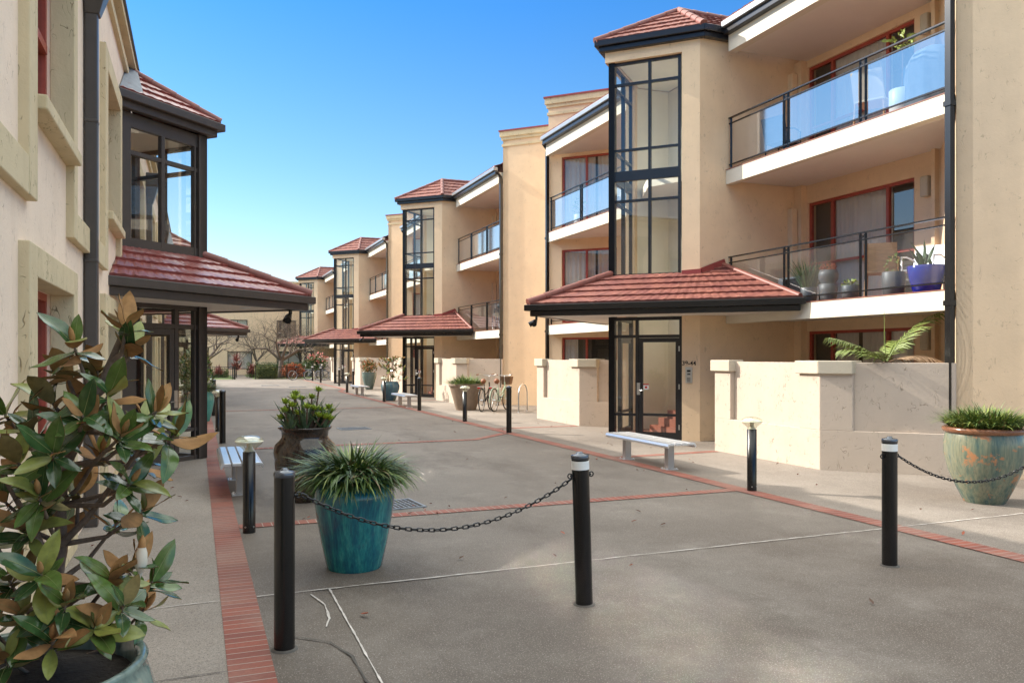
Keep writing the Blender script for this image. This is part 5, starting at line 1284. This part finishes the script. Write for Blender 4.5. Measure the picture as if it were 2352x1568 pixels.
# ---------------------------------------------------------------- bicycles and hoop
def bike(lab, loc, rz, col, basket=False, saddle='tan', rack=True, step=True, tyre='rubber'):
    t = thing('bicycle', lab, 'bicycle', loc, rz)
    Rw = .33; xr, xf = -.53, .53
    for x in (xr, xf):
        w = MB(); w.tube([(x + Rw * math.cos(a * math.pi / 16), 0, Rw + .015 + Rw * math.sin(a * math.pi / 16)) for a in range(33)], .018, 6, caps=False); o = w.build('wheel', tyre, t)
        q = MB(); q.tube([(x + .305 * math.cos(a * math.pi / 16), 0, Rw + .015 + .305 * math.sin(a * math.pi / 16)) for a in range(33)], .010, 5, caps=False)
        q.tube([(x, -.04, Rw + .015), (x, .04, Rw + .015)], .022, 8); q.build('rim', 'alu', o)
        s_ = MB()
        for k in range(20): a = k * math.pi / 10 + .1; s_.tube([(x + .02 * math.cos(a + 1.2), .015 * (-1) ** k, Rw + .015 + .02 * math.sin(a + 1.2)), (x + .30 * math.cos(a), 0, Rw + .015 + .30 * math.sin(a))], .0016, 3, caps=False)
        s_.build('spokes', 'steel', o)
    hub = lambda x: (x, 0, Rw + .015)
    bb = (-.08, 0, .29); seat = (-.22, 0, .80); head = (.36, 0, .86); headl = (.41, 0, .66)
    f = MB(); f.tube([bb, seat], .016, 8)
    if step: f.tube([headl, (.2, 0, .48), bb], .018, 8); f.tube([(.39, 0, .74), (.15, 0, .55), (-.14, 0, .48)], .014, 8)
    else: f.tube([headl, bb], .018, 8); f.tube([head, (-.19, 0, .72)], .016, 8)
    f.tube([head, headl], .02, 8)
    for y in (-.06, .06): f.tube([bb, (xr, y, Rw + .015)], .01, 6); f.tube([(-.19, 0, .72), (xr, y, Rw + .015)], .009, 6); f.tube([headl, (.45, y * .9, .56), (xf, y, Rw + .015)], .011, 6)
    f.build('frame', col, t)
    g_ = MB()
    for x, a0, a1 in ((xr, 20, 190), (xf, 10, 150)):
        g_.tube([(x + .365 * math.cos(R(a0 + (a1 - a0) * i / 14)), 0, Rw + .015 + .365 * math.sin(R(a0 + (a1 - a0) * i / 14))) for i in range(15)], .014, 5)
    if step: g_.build('mudguard', col, t)
    h = MB(); h.tube([head, (.34, 0, 1.02), (.36, 0, 1.05)], .012, 8)
    if step: h.tube([(.20, -.30, 1.09), (.30, -.27, 1.10), (.40, -.14, 1.06), (.37, 0, 1.05), (.40, .14, 1.06), (.30, .27, 1.10), (.20, .30, 1.09)], .011, 7)
    else: h.tube([(.33, -.31, 1.04), (.37, 0, 1.05), (.33, .31, 1.04)], .012, 7)
    h.build('handlebar', 'steel', t)
    for s_ in (-1, 1):
        gp = MB(); gp.tube([(.20 if step else .34, .30 * s_, 1.09 if step else 1.042), (.09 if step else .335, (.33 if step else .22) * s_, 1.085 if step else 1.045)], .017, 8); gp.build('grip', saddle, t)
    s_ = MB(); s_.tube([(-.38, 0, .90), (-.33, 0, .905), (-.22, 0, .90), (-.10, 0, .895)], [.03, .085, .055, .02], 10); s_.tube([seat, (-.235, 0, .88)], .012, 6); s_.build('saddle', saddle, t)
    c = MB(); c.tube([(-.08 + .09 * math.cos(a * .393), .05, .29 + .09 * math.sin(a * .393)) for a in range(17)], .006, 5); c.bar((-.08, .06, .29), (.02, .06, .16), .014); c.bar((-.08, -.06, .29), (-.18, -.06, .42), .014); c.box(-.03, .07, .06, .15, .15, .17); c.box(-.23, -.13, -.15, -.06, .41, .43); c.build('crankset', 'dark', t)
    if rack:
        k = MB()
        for y in (-.06, .06): k.tube([(-.30, y, .74), (-.82, y, .75)], .006, 5); k.tube([(-.55, y, .745), (xr, y, Rw + .02)], .005, 5)
        for x in (-.35, -.5, -.65, -.81): k.tube([(x, -.06, .748), (x, .06, .748)], .005, 5)
        k.build('rear_rack', 'steel', t)
        k = MB(); k.box(-.84, -.82, -.04, .04, .70, .74); k.build('reflector', 'redlens', t)
    if basket:
        b = MB(); vs = []
        for z, e in ((.78, .80), (1.02, 1.0)): vs += [(.44, -.17 * e, z), (.44 + .26 * e, -.17 * e, z), (.44 + .26 * e, .17 * e, z), (.44, .17 * e, z)]
        b.add(vs, [[3, 2, 1, 0], [0, 1, 5, 4], [1, 2, 6, 5], [2, 3, 7, 6], [3, 0, 4, 7]]); b.build('basket', 'wicker', t, bevel=.01)
    return t
az = math.atan2(.75, .66)
bike('mint green step-through bicycle with brown saddle and wicker basket', (8.62, 23.05, 0), az, 'mint', True)
bike('dark bicycle with brown saddle behind the mint green one', (8.22, 23.22, 0), az + .12, 'dark', False)
bike('black bicycle parked sideways at the far fence', (6.75, 57.6, 0), .05, 'dark', False, 'rubber', False, False)
bike('dark blue bicycle in the far cluster, middle of three', (7.75, 57.0, 0), -.35, 'navy', False, 'rubber', True, True)
bike('black bicycle in the far cluster, nearest the pale wall', (8.25, 56.2, 0), -.7, 'dark', False, 'rubber', False, False)
hp = MB(); pts = [(0, -.40, 0), (0, -.40, .50)] + [(0, -.40 * math.cos(R(a)), .50 + .33 * math.sin(R(a))) for a in range(15, 180, 15)] + [(0, .40, .50), (0, .40, 0)]
hp.tube(pts, .024, 10); ho = thing('bicycle_hoop', 'stainless steel bicycle parking hoop beside the garden wall', 'bike rack', (9.12, 22.45, 0), R(-41)); hp.build('hoop', 'steel', ho)
for s_ in (-1, 1): q = MB(); q.lathe([(.05, 0), (.05, .008), (.026, .012)], (0, .40 * s_, 0), 16); q.build('base_plate', 'steel', ho)
# spare hoop for the far bicycles is hidden behind them; drains in the paving
def drain(lab, x, y, w, d, rz):
    t = thing('drain_grate', lab, 'drain', (x, y, 0), rz, 'steel drain grates in the paving')
    m = MB(); m.box(-w / 2, w / 2, -d / 2, d / 2, .003, .005); m.build('pit', 'room', t)
    m = MB(); m.box(-w / 2 - .03, w / 2 + .03, -d / 2 - .03, -d / 2, .002, .012); m.box(-w / 2 - .03, w / 2 + .03, d / 2, d / 2 + .03, .002, .012); m.box(-w / 2 - .03, -w / 2, -d / 2, d / 2, .002, .012); m.box(w / 2, w / 2 + .03, -d / 2, d / 2, .002, .012)
    n = int(w / .05)
    for i in range(1, n): x_ = -w / 2 + w * i / n; m.box(x_ - .008, x_ + .008, -d / 2, d / 2, .0052, .011)
    m.box(-w / 2, w / 2, -.006, .006, .0053, .0105)
    m.build('grate', 'gutgrey', t)
drain('steel drain grate in the middle of the lane beyond the pots', 3.35, 18.5, .62, .5, .05)
drain('steel drain grate just behind the teal pot', 2.05, 8.85, .5, .5, .1)
drain('far drain grate on the sunlit paving, left', 3.9, 47.5, .9, .5, 0); drain('far drain grate on the sunlit paving, right', 5.1, 44.8, .9, .5, 0)

# ---------------------------------------------------------------- things on the balconies of the nearest block
def small_pot(lab, loc, r0, r1, h, m, fol=None, fmats=None, name='planter_pot', fn=None):
    t = pot_full(name, lab, loc, [(r0, 0), (r0 + .01, .01), ((r0 + r1) / 2 + .01, h * .5), (r1, h)], m, None)
    if fn: b = MB(); fn(b); b.build('foliage', fmats, t)
    return t
M['cobalt'] = mat('cobalt_glaze', (.004, .016, .22), .12, spec=.6); M['greyplastic'] = mat('grey_plastic_pot', (.075, .08, .085), .5, var=.1); M['palepot'] = mat('white_pot', (.62, .66, .66), .4); M['bluegrey'] = mat('grey_cover_cloth', (.10, .13, .16), .8, var=.2, vscale=6); M['timber'] = mat('pale_timber', (.42, .24, .12), .6, var=.25, vscale=8, stretch=(1, 1, 6))
F1, F2 = 2.58, 5.31
r = random.Random(9)
small_pot('cobalt blue pot with a spiky plant on the first-floor balcony', (10.12, 8.98, F1), .17, .27, .40, 'cobalt', fmats=['strap_green', 'strap_dark'], fn=lambda b: [leaf(b, (r.uniform(-.12, .12), r.uniform(-.1, .1), .36), (r.uniform(-.6, .6), r.uniform(-.6, .6), 1), (1, 0, 0), r.uniform(.25, .5), .06, 0, 1, .3, .2) for _ in range(12)])
small_pot('square-looking grey pot with a sparse plant on the first-floor balcony', (10.05, 9.52, F1), .14, .17, .36, 'greyplastic', fmats=['strap_lime', 'palm_green'], fn=lambda b: foliage(b, (0, 0, .50), (.14, .14, .16), 60, .06, (0, 1), r))
small_pot('grey pot with a feathery shrub, left end of the first-floor balcony', (10.0, 11.32, F1), .11, .14, .26, 'greyplastic', fmats=['hedge_green', 'strap_green'], fn=lambda b: [grass(b, .12, .24, 160, .55, .018, [(0, 1), (1, 1)], (.0, .6), (.1, .5), random.Random(2))])
small_pot('low grey pot of pale succulents on the first-floor balcony', (10.0, 10.35, F1), .11, .14, .22, 'greyplastic', fmats=['strap_lime', 'lime_rosette'], fn=lambda b: foliage(b, (0, 0, .26), (.12, .12, .06), 90, .06, (0, 1), r))
sp = thing('stacked_pot', 'two stacked round grey pots topped with an orange succulent', 'planter', (10.0, 10.85, F1))
b = MB(); b.lathe([(.12, 0), (.15, .18), (.15, .29), (.12, .30)]); b.build('lower_pot', 'greyplastic', sp); b = MB(); b.lathe([(.11, .30), (.16, .38), (.165, .46), (.14, .53), (.12, .52)]); b.build('upper_pot', 'greyplastic', sp); b = MB(); foliage(b, (0, 0, .57), (.14, .14, .06), 200, .05, (0, 1), r); b.build('succulent', ['orange_leaf', 'rust_leaf'], sp)
def chair(lab, loc, rz, seatm, framem, arms=True):
    t = thing('balcony_chair', lab, 'chair', loc, rz); s_ = MB(); s_.box(-.24, .24, -.24, .24, .40, .44); s_.build('seat', seatm, t, bevel=.01)
    s_ = MB(); s_.add([(-.24, .20, .44), (.24, .20, .44), (.24, .34, .86), (-.24, .34, .86), (-.24, .24, .44), (.24, .24, .44), (.24, .37, .86), (-.24, .37, .86)], [[0, 1, 2, 3], [7, 6, 5, 4], [0, 3, 7, 4], [1, 5, 6, 2], [3, 2, 6, 7], [0, 4, 5, 1]]); s_.build('backrest', seatm, t)
    for x in (-.22, .22):
        for y in (-.22, .22): l_ = MB(); l_.tube([(x, y, .40), (x * 1.08, y * 1.08, 0)], .015, 7); l_.build('leg', framem, t)
        if arms: a = MB(); a.tube([(x * 1.1, .28, .62), (x * 1.15, 0, .66), (x * 1.1, -.22, .64), (x * 1.05, -.24, .42)], .015, 7); a.build('armrest', framem, t)
chair('folding timber chair on the first-floor balcony', (10.35, 10.05, F1), 2.3, 'timber', 'timber')
chair('silver metal chair behind the grey pot on the first-floor balcony', (10.75, 9.6, F1), -1.2, 'alu', 'alu')
chair('white-draped low chair on the upper balcony', (10.2, 10.05, F2), 2.0, 'linen', 'timber', False)
chair('dark chair at the left end of the upper balcony', (10.5, 12.6, F2), 1.9, 'bluegrey', 'dark')
small_pot('tall white pot with a thin plant on the upper balcony', (10.12, 9.42, F2), .17, .19, .42, 'palepot', fmats=['strap_lime', 'strap_brown'], fn=lambda b: [b.tube([(0, 0, .4), (.02, .01, .9), (.0, 0, 1.1)], [.012, .01, .004], 5, 1), foliage(b, (0, 0, 1.18), (.22, .22, .12), 60, .1, (0,), r)])
cv = MB(); n = 44; prof = [(.40, 0), (.40, .3), (.39, .55), (.36, .75), (.28, .90), (.14, .97), (1e-4, .985)]; vs = []
for rr_, z in prof:
    for j in range(n): a = 2 * math.pi * j / n; q = rr_ * (1 + .035 * math.sin(a * 11 + z * 2) * (1 if z < .9 else .6) + .02 * math.sin(a * 23)); vs.append((q * math.cos(a), q * math.sin(a), z))
cv.add(vs, [[i * n + j, i * n + (j + 1) % n, (i + 1) * n + (j + 1) % n, (i + 1) * n + j] for i in range(len(prof) - 1) for j in range(n)], 0, True)
tag(cv.build('covered_barbecue', 'bluegrey', None, (0, 0, 0), (10.32, 9.02, F2)), 'dome-shaped barbecue under a pleated grey cover on the upper balcony', 'barbecue')
ac = thing('air_conditioner', 'white air conditioner unit at the left end of the first-floor balcony', 'air conditioner', (11.0, 12.75, F1)); b = MB(); b.box(-.16, .16, -.4, .4, .04, .62); b.build('casing', 'palepot', ac, bevel=.02); b = MB(); b.box(-.175, -.161, -.28, .24, .08, .58); b.build('fan_grille', 'dark', ac); b = MB(); b.box(-.16, .16, -.3, -.25, 0, .039); b.box(-.16, .16, .25, .3, 0, .039); b.build('feet', 'dark', ac)
chair('pale cloth-covered chair on the far upper balcony beside the stair tower', (10.25, 18.2, F2), 1.8, 'palepot', 'alu', False)
small_pot('white pot with a leafy plant on the far upper balcony', (10.15, 20.7, F2), .14, .17, .34, 'palepot', fmats=['strap_green', 'hedge_lime'], fn=lambda b: foliage(b, (0, 0, .6), (.2, .2, .28), 120, .09, (0, 1), r))
bike('grey bicycle parked on the second block first-floor balcony', (10.35, 28.0, F1), 1.45, 'dark', False, 'rubber', False, False)
bike('second bicycle on the second block balcony, by the downpipe', (10.75, 27.0, F1), 1.7, 'navy', False, 'rubber', False, False)

# ---------------------------------------------------------------- fallen leaves
lf = MB(); r = random.Random(44)
for _ in range(90):
    k = r.random()
    if k < .35: x, y = r.uniform(5.9, 8.3), r.uniform(5, 24)
    elif k < .6: x, y = r.uniform(-.9, .1), r.uniform(3, 13)
    else: x, y = r.uniform(.6, 6), r.uniform(3.5, 18)
    if k > .9: x, y = 2.0 + r.gauss(0, .4), 8.3 + r.gauss(0, .3)
    a = r.uniform(0, 6.28); leaf(lf, (x, y, .016), (math.cos(a), math.sin(a), r.uniform(0, .25)), (0, 0, 1), r.uniform(.03, .075), r.uniform(.015, .03), r.choice((0, 1)), 0, .5, -.2, 4)
lo = lf.build('leaf_litter', ['rust_leaf', 'strap_brown']); lo['kind'] = 'stuff'; lo['label'] = 'scattered dry brown leaves lying on the paving'; lo['category'] = 'fallen leaves'
